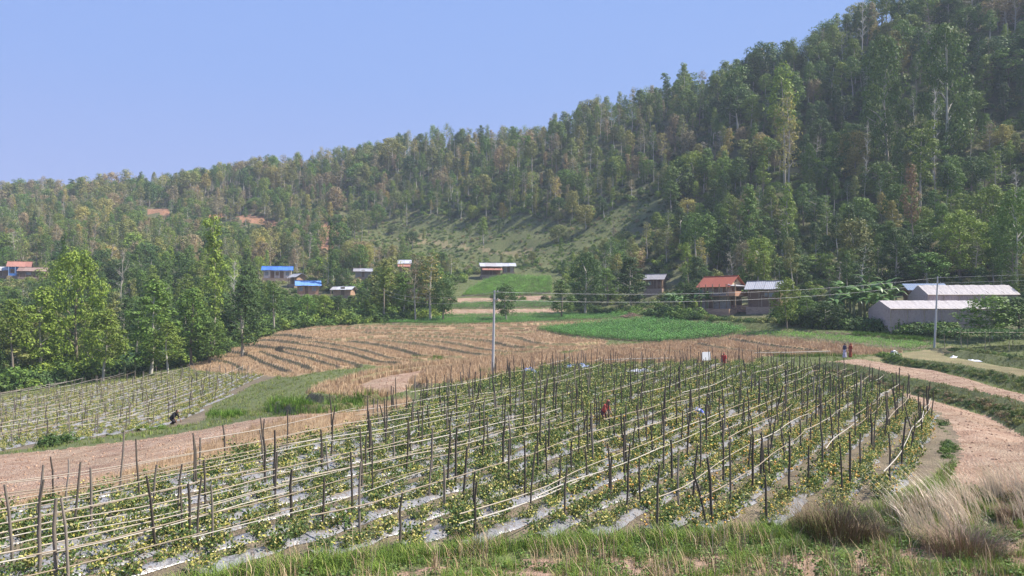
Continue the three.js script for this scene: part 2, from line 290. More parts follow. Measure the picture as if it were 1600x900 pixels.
const [FIELD, FIELD2] = [REGIONS[REGIONS.length - 1].P, REGIONS[REGIONS.length - 2].P];
const regionOf = (x, z) => { for (let i = REGIONS.length - 1; i >= 0; i--) if (inside(REGIONS[i].P, x, z)) return i; return -1; };
const named = (label) => REGIONS.find((r) => r.label === label).P;
{
  const th = []; for (let a = -40; a <= 40.001; a += 0.15) th.push(a); for (let a = 43; a <= 319; a += 3) th.push(a);
  const rs = [0.05]; let r = 1; while (r < 4200) { rs.push(r); r *= r < 13 ? 1.08 : r < 60 ? 1.009 : r < 175 ? 1.0048 : r < 560 ? 1.010 : 1.12; }
  const A = th.length, B = rs.length, X = new Float32Array(A * B), Y = new Float32Array(A * B), Z = new Float32Array(A * B);
  for (let j = 0; j < B; j++) for (let i = 0; i < A; i++) { const t = th[i] * Math.PI / 180, x = rs[j] * Math.sin(t), z = -rs[j] * Math.cos(t), o = j * A + i; X[o] = x; Z[o] = z; Y[o] = rs[j] < 600 ? landH(x, z) : baseH(x, z); }
  const cells = new Map();
  for (let j = 0; j < B - 1; j++) for (let i = 0; i < A; i++) {
    const o = j * A + i, p = j * A + (i + 1) % A, x = (X[o] + X[p + A]) / 2, z = (Z[o] + Z[p + A]) / 2;
    let id = -1;
    if (rs[j] < 420 && z < 0 && Math.abs(x / z) < 1.4) {
      id = regionOf(x + 0.25 * n2(x * 1.1, z * 1.1), z + 0.25 * n2b(x * 1.1, z * 1.1));
      BANKS.forEach((b, k) => { if (x > b.x0 && x < b.x1 && z > b.z0 && z < b.z1) { const [s, f] = bankAt(b, x, z); if (f > 0.15 && Math.abs(s) < b.half) id = 1000 + k; } });
      if (id === -1 && rs[j] < 60) id = 900;
    } else if (rs[j] < 40) id = 900;
    if (!cells.has(id)) cells.set(id, []);
    cells.get(id).push(o, p);
  }
  for (const [id, list] of [...cells].sort((a, b) => a[0] - b[0])) {
    const map = new Map(), pos = [], uv = [], col = [], idx = [];
    const v = (o) => {
      if (!map.has(o)) {
        map.set(o, pos.length / 3); pos.push(X[o], Y[o], Z[o]); uv.push(X[o], -Z[o]);
        const q = 1 + 0.10 * n2(X[o] / 9, Z[o] / 9) + 0.09 * n2b(X[o] / 2.3, Z[o] / 2.3) + 0.06 * n2(X[o] / 31, Z[o] / 31); col.push(q, q * (1 + 0.03 * n2b(X[o] / 5, Z[o] / 5)), q);
      }
      return map.get(o);
    };
    for (let k = 0; k < list.length; k += 2) { const a = v(list[k]), b = v(list[k + 1]), c = v(list[k] + A), d = v(list[k + 1] + A); idx.push(a, b, d, a, d, c); }
    const g = new THREE.BufferGeometry();
    g.setAttribute('position', new THREE.Float32BufferAttribute(pos, 3)); g.setAttribute('uv', new THREE.Float32BufferAttribute(uv, 2)); g.setAttribute('color', new THREE.Float32BufferAttribute(col, 3)); g.setIndex(idx); g.computeVertexNormals();
    const [name, label, mat] = id === -1 ? ['terrain', 'wooded hill and valley floor', G.forest] : id === 900 ? ['roadside_bank', 'grassy earth bank below the viewpoint', G.near] : id >= 1000 ? ['terrace_bank', 'grassy earth bank between two terraces', BANKS[id - 1000].half < 0.3 ? G.dry : G.grass] : [REGIONS[id].name, REGIONS[id].label, REGIONS[id].mat];
    tag(mesh(name, g, mat), label, 'ground', id >= 1000 ? 'terrace banks' : null, 'structure');
  }
}
const scatter = (P, perM2, fn) => { const n = Math.round((P.x1 - P.x0) * (P.z1 - P.z0) * perM2); for (let i = 0; i < n; i++) { const x = R(P.x0, P.x1), z = R(P.z0, P.z1); if (inside(P, x, z)) fn(x, z); } };
const inFrame = (x, z, m = 60) => { if (z > -8) return false; const u = 800 + F * x / -z; return u > -m && u < 1600 + m; };

// ---------------------------------------------------------------- grasses, straw, weeds
const leafMat = (rough = 0.75, trans = 0.3) => new THREE.MeshPhysicalMaterial({ color: 0xffffff, vertexColors: true, roughness: rough, transmission: trans, thickness: 0, side: THREE.DoubleSide, specularIntensity: 0.35 });
const LEAF = leafMat(0.6, 0.3), BLADE = leafMat(0.8, 0.25), STRAW = new THREE.MeshStandardMaterial({ vertexColors: true, roughness: 0.9, side: THREE.DoubleSide });
function soup() { return { p: [], c: [], i: [] }; }
function soupGeo(s) { const g = new THREE.BufferGeometry(); g.setAttribute('position', new THREE.Float32BufferAttribute(s.p, 3)); g.setAttribute('color', new THREE.Float32BufferAttribute(s.c, 3)); g.setIndex(s.i); g.computeVertexNormals(); return g; }
function addBlade(s, x, z, h, w, lean, dir, bend, c) {
  const o = s.p.length / 3, cx = Math.cos(dir), cz = Math.sin(dir), px = -cz * w / 2, pz = cx * w / 2, k1 = lean * h * 0.45, k2 = lean * h + bend * h;
  s.p.push(x - px, 0, z - pz, x + px, 0, z + pz, x + cx * k1 - px * 0.8, h * 0.55, z + cz * k1 - pz * 0.8, x + cx * k1 + px * 0.8, h * 0.55, z + cz * k1 + pz * 0.8, x + cx * k2, h * (1 - bend * 0.4), z + cz * k2);
  for (let k = 0; k < 5; k++) s.c.push(...c);
  s.i.push(o, o + 1, o + 3, o, o + 3, o + 2, o + 2, o + 3, o + 4);
}
function tuft(n, rad, h0, h1, w, lean, cols, bend = 0.25) {
  const s = soup();
  for (let i = 0; i < n; i++) { const a = R(0, 6.28), q = rad * Math.sqrt(rng()), v = R(0.75, 1.2), c = pick(cols); addBlade(s, q * Math.cos(a), q * Math.sin(a), R(h0, h1), w * R(0.7, 1.3), R(0, lean), R(0, 6.28), R(0, bend), c.map((e) => e * v)); }
  return soupGeo(s);
}
// leaf-sized diamond faces
function addLeaf(s, p, L, W, dir, nrm, c) {
  const o = s.p.length / 3, side = dir.clone().cross(nrm).normalize().multiplyScalar(W / 2), mid = p.clone().addScaledVector(dir, L * 0.45).addScaledVector(nrm, L * 0.06), tip = p.clone().addScaledVector(dir, L).addScaledVector(nrm, -L * 0.12);
  for (const q of [p, mid.clone().add(side), tip, mid.clone().sub(side)]) s.p.push(q.x, q.y, q.z);
  for (let k = 0; k < 4; k++) s.c.push(...c); s.i.push(o, o + 1, o + 2, o, o + 2, o + 3);
}
const rdir = (up = 0) => { const v = V(R(-1, 1), R(-1, 1), R(-1, 1)); while (v.lengthSq() > 1 || v.lengthSq() < 0.01) v.set(R(-1, 1), R(-1, 1), R(-1, 1)); v.normalize(); v.y += up; return v.normalize(); };
function leafBall(s, c, rx, ry, n, L, cols, droop = -0.15) {
  for (let i = 0; i < n; i++) {
    const d = rdir(), q = Math.cbrt(R(0.25, 1)), p = V(c.x + d.x * rx * q, c.y + d.y * ry * q, c.z + d.z * rx * q), dir = rdir(droop), v = R(0.7, 1.3), k = pick(cols);
    const nrm = rdir(0.4).multiplyScalar(0.55).add(d); nrm.y += 0.35; nrm.normalize(); dir.addScaledVector(nrm, -dir.dot(nrm)).normalize();
    addLeaf(s, p, L * R(0.7, 1.3), L * R(0.45, 0.8), dir, nrm, k.map((e) => e * v));
  }
}
const STRAWS = [[0.5, 0.355, 0.215], [0.55, 0.405, 0.255], [0.44, 0.3, 0.175], [0.6, 0.46, 0.3]], GREENS = [[0.19, 0.3, 0.045], [0.25, 0.36, 0.06], [0.15, 0.24, 0.04], [0.34, 0.37, 0.1]];
{
  rng = mulberry(101);
  const far = [0, 1, 2].map(() => tuft(9, 0.16, 0.3, 0.52, 0.022, 0.22, STRAWS)), nearS = [0, 1, 2].map(() => tuft(12, 0.13, 0.35, 0.68, 0.012, 0.25, STRAWS));
  for (const [label, d, geos, hs, text] of [
    ['stepped terraces of pale dry wheat stubble', 9, far, 0.85, 'pale dry wheat stalks standing on the stepped terraces'],
    ['pale dry wheat field behind the white board', 11, far, 1.1, 'pale dry wheat stalks behind the white board'],
    ['curved band of pale dry wheat bending round a brown plot', 12, far, 1.15, 'pale dry wheat stalks in the curved band'],
    ['strip of tall dry wheat beside the staked tomato field', 16, nearS, 0.6, 'tall dry wheat stalks beside the staked tomato field']]) {
    const P = named(label), M = [[], [], []], C = [[], [], []], id = REGIONS.findIndex((r) => r.P === P);
    scatter(P, d, (x, z) => {
      if (!inFrame(x, z) || regionOf(x, z) !== id) return;
      const g = n2(x / 3.1, z / 3.1) + 0.5 * n2b(x / 1.2, z / 1.2); if (g < -0.85) return;
      for (const b of BANKS) if (x > b.x0 && x < b.x1 && z > b.z0 && z < b.z1 && Math.abs(bankAt(b, x, z)[0]) < b.half * 0.8) return;
      const k = Math.floor(R(0, 3)), v = 1 + 0.14 * n2(x / 7, z / 7) + R(-0.12, 0.12); M[k].push(xf(x, landH(x, z) - 0.02, z, R(0, 6.28), hs * R(0.8, 1.2), hs * R(0.75, 1.2) * (1 + 0.2 * g))); C[k].push(new THREE.Color(v, v * 0.99, v * 0.98));
    });
    geos.forEach((g, k) => instanced('dry_wheat', g, STRAW, M[k], C[k], text));
  }
  // green grass on banks, meadow, lane
  const gr = [0, 1, 2].map(() => tuft(9, 0.16, 0.15, 0.36, 0.02, 0.5, [...GREENS, [0.3, 0.29, 0.11]], 0.5)), M = [[], [], []], C = [[], [], []];
  const put = (x, z, s, c) => { const k = Math.floor(R(0, 3)); M[k].push(xf(x, landH(x, z) - 0.02, z, R(0, 6.28), s * R(0.8, 1.2))); C[k].push(c); };
  for (const b of BANKS) for (let i = 0; i < b.p.length - 1; i++) {
    const [ax, az] = b.p[i], [bx, bz] = b.p[i + 1], L = Math.hypot(bx - ax, bz - az), n = Math.round(L * (b.half < 0.3 ? 1.3 : 14 * b.half));
    for (let k = 0; k < n; k++) { const t = rng(), s = R(-1, 1) * b.half, x = ax + (bx - ax) * t - (bz - az) / L * s, z = az + (bz - az) * t + (bx - ax) / L * s, w = n2(x / 8, z / 8); put(x, z, R(0.5, 0.95), w > 0 ? new THREE.Color(0.6, 0.58, 0.5) : new THREE.Color(0.8, 0.6, 0.55)); }
  }
  const meadow = named('rough green meadow around the terraces and field edges'), idM = REGIONS.findIndex((r) => r.P === meadow), idL = REGIONS.findIndex((r) => r.name === 'lane');
  scatter(meadow, 4, (x, z) => { if (!inFrame(x, z)) return; const q = regionOf(x, z); if (q === idM || q === idL) put(x, z, R(0.6, 1.1), new THREE.Color(1, 1, 1).multiplyScalar(R(0.75, 1.1))); });
  gr.forEach((g, k) => instanced('meadow_grass', g, BLADE, M[k], C[k], 'short green grass on the terrace banks and meadow'));
  // brighter lush clumps at marked spots
  const lush = tuft(26, 0.3, 0.4, 0.75, 0.022, 0.45, [[0.14, 0.27, 0.03], [0.19, 0.33, 0.045], [0.11, 0.21, 0.03]], 0.4), LM = [], LC = [];
  for (const [line, n] of [[[[425, 634], [460, 640], [510, 641]], 60], [[[525, 640], [560, 637]], 22], [[[530, 628], [560, 627], [596, 624]], 40], [[[880, 562], [888, 572]], 14], [[[756, 585], [766, 582]], 14], [[[1175, 575], [1190, 590]], 45], [[[1215, 558], [1330, 556]], 60], [[[640, 560], [690, 563]], 30], [[[330, 648], [380, 650]], 40], [[[1330, 524], [1470, 536]], 130]]) {
    const p = smoothLine(line); for (let k = 0; k < n; k++) { const t = R(0, p.length - 1.001), i = Math.floor(t), f = t - i, x = p[i][0] + (p[i + 1][0] - p[i][0]) * f + R(-0.5, 0.5), z = p[i][1] + (p[i + 1][1] - p[i][1]) * f + R(-0.5, 0.5); LM.push(xf(x, landH(x, z) - 0.03, z, R(0, 6.28), R(0.6, 1.1))); LC.push(new THREE.Color(1, 1, 1).multiplyScalar(R(0.8, 1.1))); }
  }
  instanced('lush_grass', lush, BLADE, LM, LC, 'bright green lush grass clumps along field edges');
}
{ // roadside bank in front: green grass, dry stems, leaning pinkish dry grass, weeds
  rng = mulberry(202);
  const g1 = [0, 1, 2].map(() => tuft(16, 0.12, 0.12, 0.34, 0.011, 0.5, GREENS, 0.6)), g2 = [0, 1].map(() => tuft(6, 0.12, 0.35, 0.85, 0.012, 0.4, [...STRAWS, [0.5, 0.4, 0.2]], 0.3));
  const wd = [0, 1].map(() => { const s = soup(); leafBall(s, V(0, 0.07, 0), 0.2, 0.1, 34, 0.075, [[0.11, 0.2, 0.04], [0.15, 0.25, 0.055], [0.19, 0.28, 0.07]], 0.2); return soupGeo(s); });
  const M1 = [[], [], []], C1 = [[], [], []], M2 = [[], []], C2 = [[], []], M3 = [[], []], C3 = [[], []];
  const bankP = poly([[-100, 905], [330, 905], [450, 884], [700, 860], [1000, 842], [1220, 830], [1300, 810], [1440, 756], [1492, 720], [1620, 690], [1700, 700]]);
  const edge = smoothLine([[330, 902], [450, 881], [560, 869], [700, 857], [850, 846], [1000, 839], [1120, 833], [1220, 827], [1290, 807], [1370, 786], [1440, 753], [1480, 715]], 10);
  const edgeD = (x, z) => { let b = 9; for (const [a, c] of edge) b = Math.min(b, Math.hypot(a - x, c - z)); return b; };
  const BP = { p: [...edge, [24, -30], [32, -30], [30, -12], [-14, -12], [-12, -16]], x0: -14, x1: 32, z0: -48, z1: -11 };
  scatter(BP, 75, (x, z) => {
    if (!inFrame(x, z, 150) || Math.hypot(x, z) < 14 || inside(FIELD, x, z)) return;
    const id = regionOf(x, z); if (id >= 0 && REGIONS[id].name !== 'valley_meadow') return;
    const e = edgeD(x, z), w = n2(x / 1.6, z / 1.6) + 0.6 * n2b(x / 0.6, z / 0.6) + (e < 1.1 ? 1.0 : 0), y = landH(x, z) - 0.01;
    if (w > 0.3 && rng() < 0.7) { const k = Math.floor(R(0, 3)), s = R(0.7, 1.15) * (e < 1.1 ? 1.35 : 1); M1[k].push(xf(x, y, z, R(0, 6.28), s)); C1[k].push(new THREE.Color(1, 1, 1).multiplyScalar(R(0.75, 1.2))); }
    else if (w > -0.3 && rng() < 0.3) { const k = Math.floor(R(0, 2)); M3[k].push(xf(x, y, z, R(0, 6.28), R(0.6, 1.2))); C3[k].push(new THREE.Color(1, 1, 1).multiplyScalar(R(0.7, 1.15))); }
    const v = n2b(x / 2.2 + 9, z / 2.2); if (v > -0.15 && rng() < 0.13 + (e < 1.5 ? 0.08 : 0)) { const k = Math.floor(R(0, 2)); M2[k].push(xf(x, y, z, R(0, 6.28), R(0.7, 1.1), R(0.6, 1.2))); C2[k].push(new THREE.Color(1, 1, 1).multiplyScalar(R(0.8, 1.15))); }
  });
  g1.forEach((g, k) => instanced('bank_grass', g, BLADE, M1[k], C1[k], 'green grass on the bank in front of the tomato field'));
  g2.forEach((g, k) => instanced('dry_stems', g, STRAW, M2[k], C2[k], 'scattered dry straw stems in the roadside grass'));
  wd.forEach((g, k) => instanced('low_weeds', g, LEAF, M3[k], C3[k], 'low leafy weeds on the roadside bank'));
  // tall pinkish dry grass, all leaning the same way
  const pink = [0, 1, 2].map(() => { const s = soup(); for (let i = 0; i < 11; i++) { const v = R(0.8, 1.2), c = pick([[0.78, 0.68, 0.6], [0.82, 0.73, 0.66], [0.68, 0.57, 0.5], [0.76, 0.68, 0.54]]); addBlade(s, R(-0.15, 0.15), R(-0.15, 0.15), R(0.5, 1.35), 0.024, R(0.3, 0.85), Math.PI + R(-0.5, 0.5), R(0, 0.25), c.map((e) => e * v)); } return soupGeo(s); });
  const PM = [[], [], []], PC = [[], [], []], PP = poly([[1340, 824], [1400, 802], [1450, 786], [1500, 774], [1560, 759], [1700, 735], [1760, 830], [1560, 845], [1480, 846], [1400, 846]]);
  scatter(PP, 8, (x, z) => { if (n2(x / 1.1 + 5, z / 1.1) < -0.3) return; const k = Math.floor(R(0, 3)), v = R(0.85, 1.15); PM[k].push(xf(x, landH(x, z) - 0.03, z, R(-0.35, 0.35), R(0.75, 1.15))); PC[k].push(new THREE.Color(v, v, v)); });
  pink.forEach((g, k) => instanced('leaning_dry_grass', g, STRAW, PM[k], PC[k], 'tall pinkish dry grass leaning over the roadside bank'));
  // brushy clumps: fine stems in a dome
  for (const [px, py, w, h, dark, label] of [[1300, 838, 1.7, 1.4, 1, 'dark brown dry brush clump at the corner of the tomato field'], [1500, 864, 1.5, 1.0, 0, 'pinkish brown dry brush clump among green weeds'], [1585, 812, 0.8, 0.6, 0, 'small dry brush clump under the leaning grass'], [1360, 842, 0.7, 0.55, 0, 'low tan brush clump beside the darker one']]) {
    const p = on(px, py), s = soup(), g = thing('brush_clump', label, 'bush', [p.x, p.y - 0.03, p.z], 0, 'dry brush clumps on the bank');
    for (let i = 0; i < 1500; i++) { const a = R(0, 6.28), q = w * 0.6 * Math.sqrt(rng()), c = pick(dark ? [[0.15, 0.1, 0.06], [0.22, 0.15, 0.09], [0.11, 0.075, 0.045], [0.15, 0.16, 0.05]] : [[0.3, 0.2, 0.15], [0.36, 0.26, 0.19], [0.22, 0.15, 0.1], [0.19, 0.2, 0.07]]), v = R(0.8, 1.2); addBlade(s, q * Math.cos(a), q * Math.sin(a), h * R(0.4, 1) * (1 - 0.5 * q / w), 0.011, R(0, 0.9), a + R(-0.8, 0.8), R(0, 0.5), c.map((e) => e * v)); }
    mesh('stems', soupGeo(s), STRAW, g);
  }
}

{ // clods on the tilled soil
  rng = mulberry(252);
  const clod = new THREE.IcosahedronGeometry(1, 0), a = clod.attributes.position; for (let i = 0; i < a.count; i++) { const v = V(a.getX(i), a.getY(i), a.getZ(i)), k = 0.75 + 0.35 * n2(v.x * 1.7 + 3, v.y * 1.9 + v.z); a.setXYZ(i, v.x * k, v.y * k * 0.7, v.z * k); } clod.computeVertexNormals();
  const M = [], C = [];
  REGIONS.forEach((r, id) => { if (r.mat !== G.soil) return; scatter(r.P, 4, (x, z) => { if (!inFrame(x, z) || z < -110 || rng() < -z / 130 || regionOf(x, z) !== id || n2(x / 2.5, z / 2.5) < -0.5) return; const s = R(0.025, 0.09); M.push(xf(x, landH(x, z) + s * 0.2, z, R(0, 6.28), s)); const v = R(0.75, 1.25); C.push(new THREE.Color(0.36 * v, 0.23 * v, 0.155 * v)); }); });
  instanced('soil_clods', clod, std(1, 1, 1, 0.95), M, C, 'clods of dry brown earth on the tilled strips');
}

// ---------------------------------------------------------------- staked tomato fields
const STAKE_M = [std(0.075, 0.062, 0.05, 0.9), std(0.12, 0.1, 0.08, 0.9), std(0.2, 0.17, 0.14, 0.9), std(0.26, 0.225, 0.19, 0.9)];
const RAIL_M = [std(0.4, 0.34, 0.27, 0.65), std(0.3, 0.24, 0.175, 0.7), std(0.46, 0.42, 0.36, 0.65)];
const MULCH = new THREE.MeshStandardMaterial({ ...noiseMaps([[0.15, 0.145, 0.15], [0.225, 0.225, 0.235], [0.31, 0.31, 0.325], [0.245, 0.235, 0.235], [0.2, 0.165, 0.135]], 301, 2.3, { size: 256 }), bumpScale: 0.012, roughness: 0.33, metalness: 0.1, side: THREE.DoubleSide });
function rowsIn(P, slope, spacing, x0, x1, step = 0.3, margin = 0.5) {
  const out = [];
  for (let q = x0; q < x1; q += spacing) {
    let run = [], off = R(-0.1, 0.1);
    for (let d = 12, x = q; d < 130; d += step) {
      x += slope(d, x) * step; const z = -d, ok = inside(P, x + off, z) && inside(P, x + margin, z) && inside(P, x - margin, z) && inside(P, x, z - margin) && inFrame(x, z, 110);
      if (ok) run.push([x + off + 0.12 * n2(q, d / 7), z]); else { if (run.length > 15) out.push(run); run = []; }
    }
    if (run.length > 8) out.push(run);
  }
  return out;
}
const alongRow = (row, every, jit, fn) => { let acc = R(0, every); for (let i = 0; i < row.length - 1; i++) { const [ax, az] = row[i], [bx, bz] = row[i + 1], L = Math.hypot(bx - ax, bz - az); acc += L; if (acc > every) { acc -= every * R(1 - jit, 1 + jit); const t = rng(); fn(ax + (bx - ax) * t, az + (bz - az) * t, (bx - ax) / L, (bz - az) / L, i); } } };
function ribbon(row, w, h) {   // a soil bed under a sheet, wrinkled, with ragged hem
  const pos = [], uv = [], idx = [], prof = [[-0.5, 0], [-0.42, 0.5], [-0.2, 0.9], [0, 1], [0.2, 0.9], [0.42, 0.5], [0.5, 0]]; let len = 0;
  row.forEach(([x, z], i) => {
    const [ax, az] = row[Math.max(i - 1, 0)], [bx, bz] = row[Math.min(i + 1, row.length - 1)], L = Math.hypot(bx - ax, bz - az), nx = -(bz - az) / L, nz = (bx - ax) / L;
    if (i) len += L / 2;
    for (const [s, k] of prof) {
      const ww = w * (0.95 + 0.4 * n2(x * 0.7 + (s > 0 ? 9 : 0), z * 0.7)), px = x + nx * s * ww, pz = z + nz * s * ww;
      pos.push(px, landH(px, pz) + 0.015 + h * k * (1 + 0.5 * n2b(px * 1.9, pz * 1.9)) + (k > 0 ? 0.03 * n2(px * 5, pz * 5) : 0), pz); uv.push(s * w, len);
    }
  });
  const m = prof.length; for (let i = 0; i < row.length - 1; i++) for (let k = 0; k < m - 1; k++) { const o = i * m + k; idx.push(o, o + m, o + 1, o + 1, o + m, o + m + 1); }
  const g = new THREE.BufferGeometry(); g.setAttribute('position', new THREE.Float32BufferAttribute(pos, 3)); g.setAttribute('uv', new THREE.Float32BufferAttribute(uv, 2)); g.setIndex(idx); g.computeVertexNormals(); return g;
}
rng = mulberry(303);
const rowSlope = (d, x) => 0.62 - 0.34 * sm(d, 34, 78) * (1 - sm(x / d, 0.1, 0.4));
const ROWS = rowsIn(FIELD, rowSlope, 1.42, -70, 40), ROWS2 = rowsIn(FIELD2, () => 0.03, 1.25, -75, -10, 0.4, 0.4);
const ORD = ['first', 'second', 'third', 'fourth', 'fifth', 'sixth', 'seventh', 'eighth', 'ninth', 'tenth', 'eleventh', 'twelfth', 'thirteenth', 'fourteenth', 'fifteenth', 'sixteenth', 'seventeenth', 'eighteenth', 'nineteenth'], ordinal = (i) => i < 19 ? ORD[i] : (['twent', 'thirt', 'fort', 'fift', 'sixt'][Math.floor((i + 1) / 10) - 2] + ((i + 1) % 10 ? 'y-' + ORD[(i + 1) % 10 - 1] : 'ieth'));
for (const [rows, label, group] of [[ROWS, 'silvery mulch sheet of the large field, counted from the dry wheat strip', 'mulch sheets of the large tomato field'], [ROWS2, 'grey mulch sheet of the distant tomato field, counted from its outer end', 'mulch sheets of the distant tomato field']])
  rows.forEach((r, i) => tag(mesh('mulch_sheet', ribbon(r, rows === ROWS ? 0.66 : 0.42, 0.11), MULCH), ordinal(i) + ' ' + label, 'plastic sheet', group));

// tomato plants: sprawling vines with yellowing leaves, fruit among them
const TG = [[0.07, 0.135, 0.03], [0.1, 0.175, 0.045], [0.135, 0.215, 0.06], [0.19, 0.25, 0.085]], TY = [[0.52, 0.47, 0.09], [0.6, 0.53, 0.15], [0.38, 0.39, 0.1], [0.64, 0.56, 0.24]], TO = [[0.62, 0.3, 0.05], [0.66, 0.42, 0.07], [0.5, 0.42, 0.1]];
function tomato(h, rad, n, ye, or, leaf) {
  const leaves = soup(), fruit = [], stems = [];
  for (let b = 0; b < 7; b++) {
    const a = R(0, 6.28), q = rad * R(0.2, 1), tip = V(q * Math.cos(a), h * R(0.4, 1), q * Math.sin(a));
    stems.push(tube([V(0, 0, 0), V(tip.x * 0.4, tip.y * 0.7, tip.z * 0.4), tip], [0.012, 0.009, 0.004], 4, false));
    for (let i = 0; i < n / 7; i++) { const t = R(0.15, 1.05), p = V(tip.x * t + R(-0.13, 0.13), Math.max(0.04, tip.y * t + R(-0.12, 0.1)), tip.z * t + R(-0.13, 0.13)), u = rng(), c = u < ye ? pick(TY) : pick(TG), v = R(0.75, 1.25), dir = rdir(-0.3), nrm = rdir(1); nrm.addScaledVector(dir, -nrm.dot(dir)).normalize(); addLeaf(leaves, p, leaf * R(0.7, 1.35), leaf * R(0.5, 0.8), dir, nrm, c.map((e) => e * v)); }
  }
  for (let i = 0; i < (or ? 11 : 5); i++) { const g = new THREE.OctahedronGeometry(R(0.024, 0.036), 1); g.translate(R(-rad, rad) * 0.9, R(0.08, h * 0.75), R(-rad, rad) * 0.9); const c = or && rng() < 0.75 ? pick(TO) : pick(TY); const col = new Float32Array(g.attributes.position.count * 3); for (let k = 0; k < col.length; k++) col[k] = c[k % 3]; g.setAttribute('color', new THREE.BufferAttribute(col, 3)); g.deleteAttribute('uv'); fruit.push(g); }
  return { leaves: soupGeo(leaves), fruit: merge(fruit), stem: merge(stems) };
}
const STEM_M = std(0.14, 0.16, 0.06, 0.8), FRUIT_M = new THREE.MeshStandardMaterial({ vertexColors: true, roughness: 0.4 });
const TOM = [tomato(0.46, 0.44, 165, 0.28, 0, 0.085), tomato(0.54, 0.42, 180, 0.18, 0, 0.085), tomato(0.42, 0.46, 150, 0.42, 0, 0.088), tomato(0.5, 0.42, 165, 0.24, 1, 0.085), tomato(0.45, 0.44, 150, 0.42, 1, 0.085), tomato(0.62, 0.46, 200, 0.08, 0, 0.088)];
{
  const plants = [];
  for (const row of ROWS) alongRow(row, 0.39, 0.3, (x, z) => { const ri = ROWS.indexOf(row);
    x += R(-0.3, 0.3); const g = n2(x / 5 + 3, z / 5) + 0.4 * n2b(x / 1.7, z / 1.7); if (g < -0.95 && rng() < 0.7) return;
    const u = x / -z, right = sm(u, 0.02, 0.3), far = sm(-z, 36, 62), k = rng() < right * 0.8 * (1 - far) ? pick([3, 4]) : rng() < 0.2 + far * 0.45 + 0.25 * sm(g, 0.1, 0.7) ? pick([1, 5, 1]) : pick([0, 2, 0]);
    plants.push({ ri, x, y: landH(x, z) + 0.05, z, k, s: R(0.6, 1.2) * (1 + 0.25 * n2b(x / 2.2, z / 2.2)) * (1 + 0.12 * far), r: R(0, 6.28), d: Math.hypot(x, z) });
  });
  plants.sort((a, b) => a.d - b.d);
  const seen = plants.filter((p) => { const [u, v] = toPhoto(p.x, p.y + 0.2, p.z); return u > 5 && u < 1595 && v < 893; }), single = new Set(seen.slice(0, 300)), protos = {};
  const words = ['yellow flecked green', 'deep green', 'mostly yellowed', 'green orange fruited', 'yellowing orange fruited', 'bushy dark green'];
  const rank = {};
  for (const p of single) {
    rank[p.ri] = (rank[p.ri] ?? -1) + 1;
    const label = `${words[p.k]} tomato plant, ${ordinal(rank[p.ri])} along the ${ordinal(p.ri)} row from the dry wheat`;
    let o;
    if (!protos[p.k]) { o = protos[p.k] = thing('tomato_plant', label, 'plant', [0, 0, 0], 0, `${words[p.k]} tomato plants in the front rows`); mesh('foliage', TOM[p.k].leaves, LEAF, o); mesh('stem', TOM[p.k].stem, STEM_M, o); mesh('fruit', TOM[p.k].fruit, FRUIT_M, o).userData.kind = 'stuff'; }
    else o = copyOf(protos[p.k], label);
    o.position.set(p.x, p.y, p.z); o.rotation.y = p.r; o.scale.setScalar(p.s);
  }
  const plants2 = [];
  for (const row of ROWS2) alongRow(row, 0.55, 0.3, (x, z) => { x += R(-0.2, 0.2); plants2.push({ x, y: landH(x, z) + 0.05, z, k: pick([0, 2, 2, 2]), s: R(0.55, 0.95), r: R(0, 6.28) }); });
  for (const [list, text] of [[plants.filter((p) => !single.has(p)), 'tomato vines filling the middle and far rows of the staked field'], [plants2, 'yellowing tomato vines of the distant staked field beside the forest']]) for (let k = 0; k < 6; k++) {
    const l = list.filter((p) => p.k === k); if (!l.length) continue;
    const M = l.map((p) => xf(p.x, p.y, p.z, p.r, p.s)), C = l.map(() => new THREE.Color(1, 1, 1).multiplyScalar(R(0.8, 1.15)));
    instanced('tomato_vines', TOM[k].leaves, LEAF, M, C, text); if (k >= 2) instanced('tomato_fruit', TOM[k].fruit, FRUIT_M, M, null, text.replace('vines', 'fruit on the vines'));
  }
}
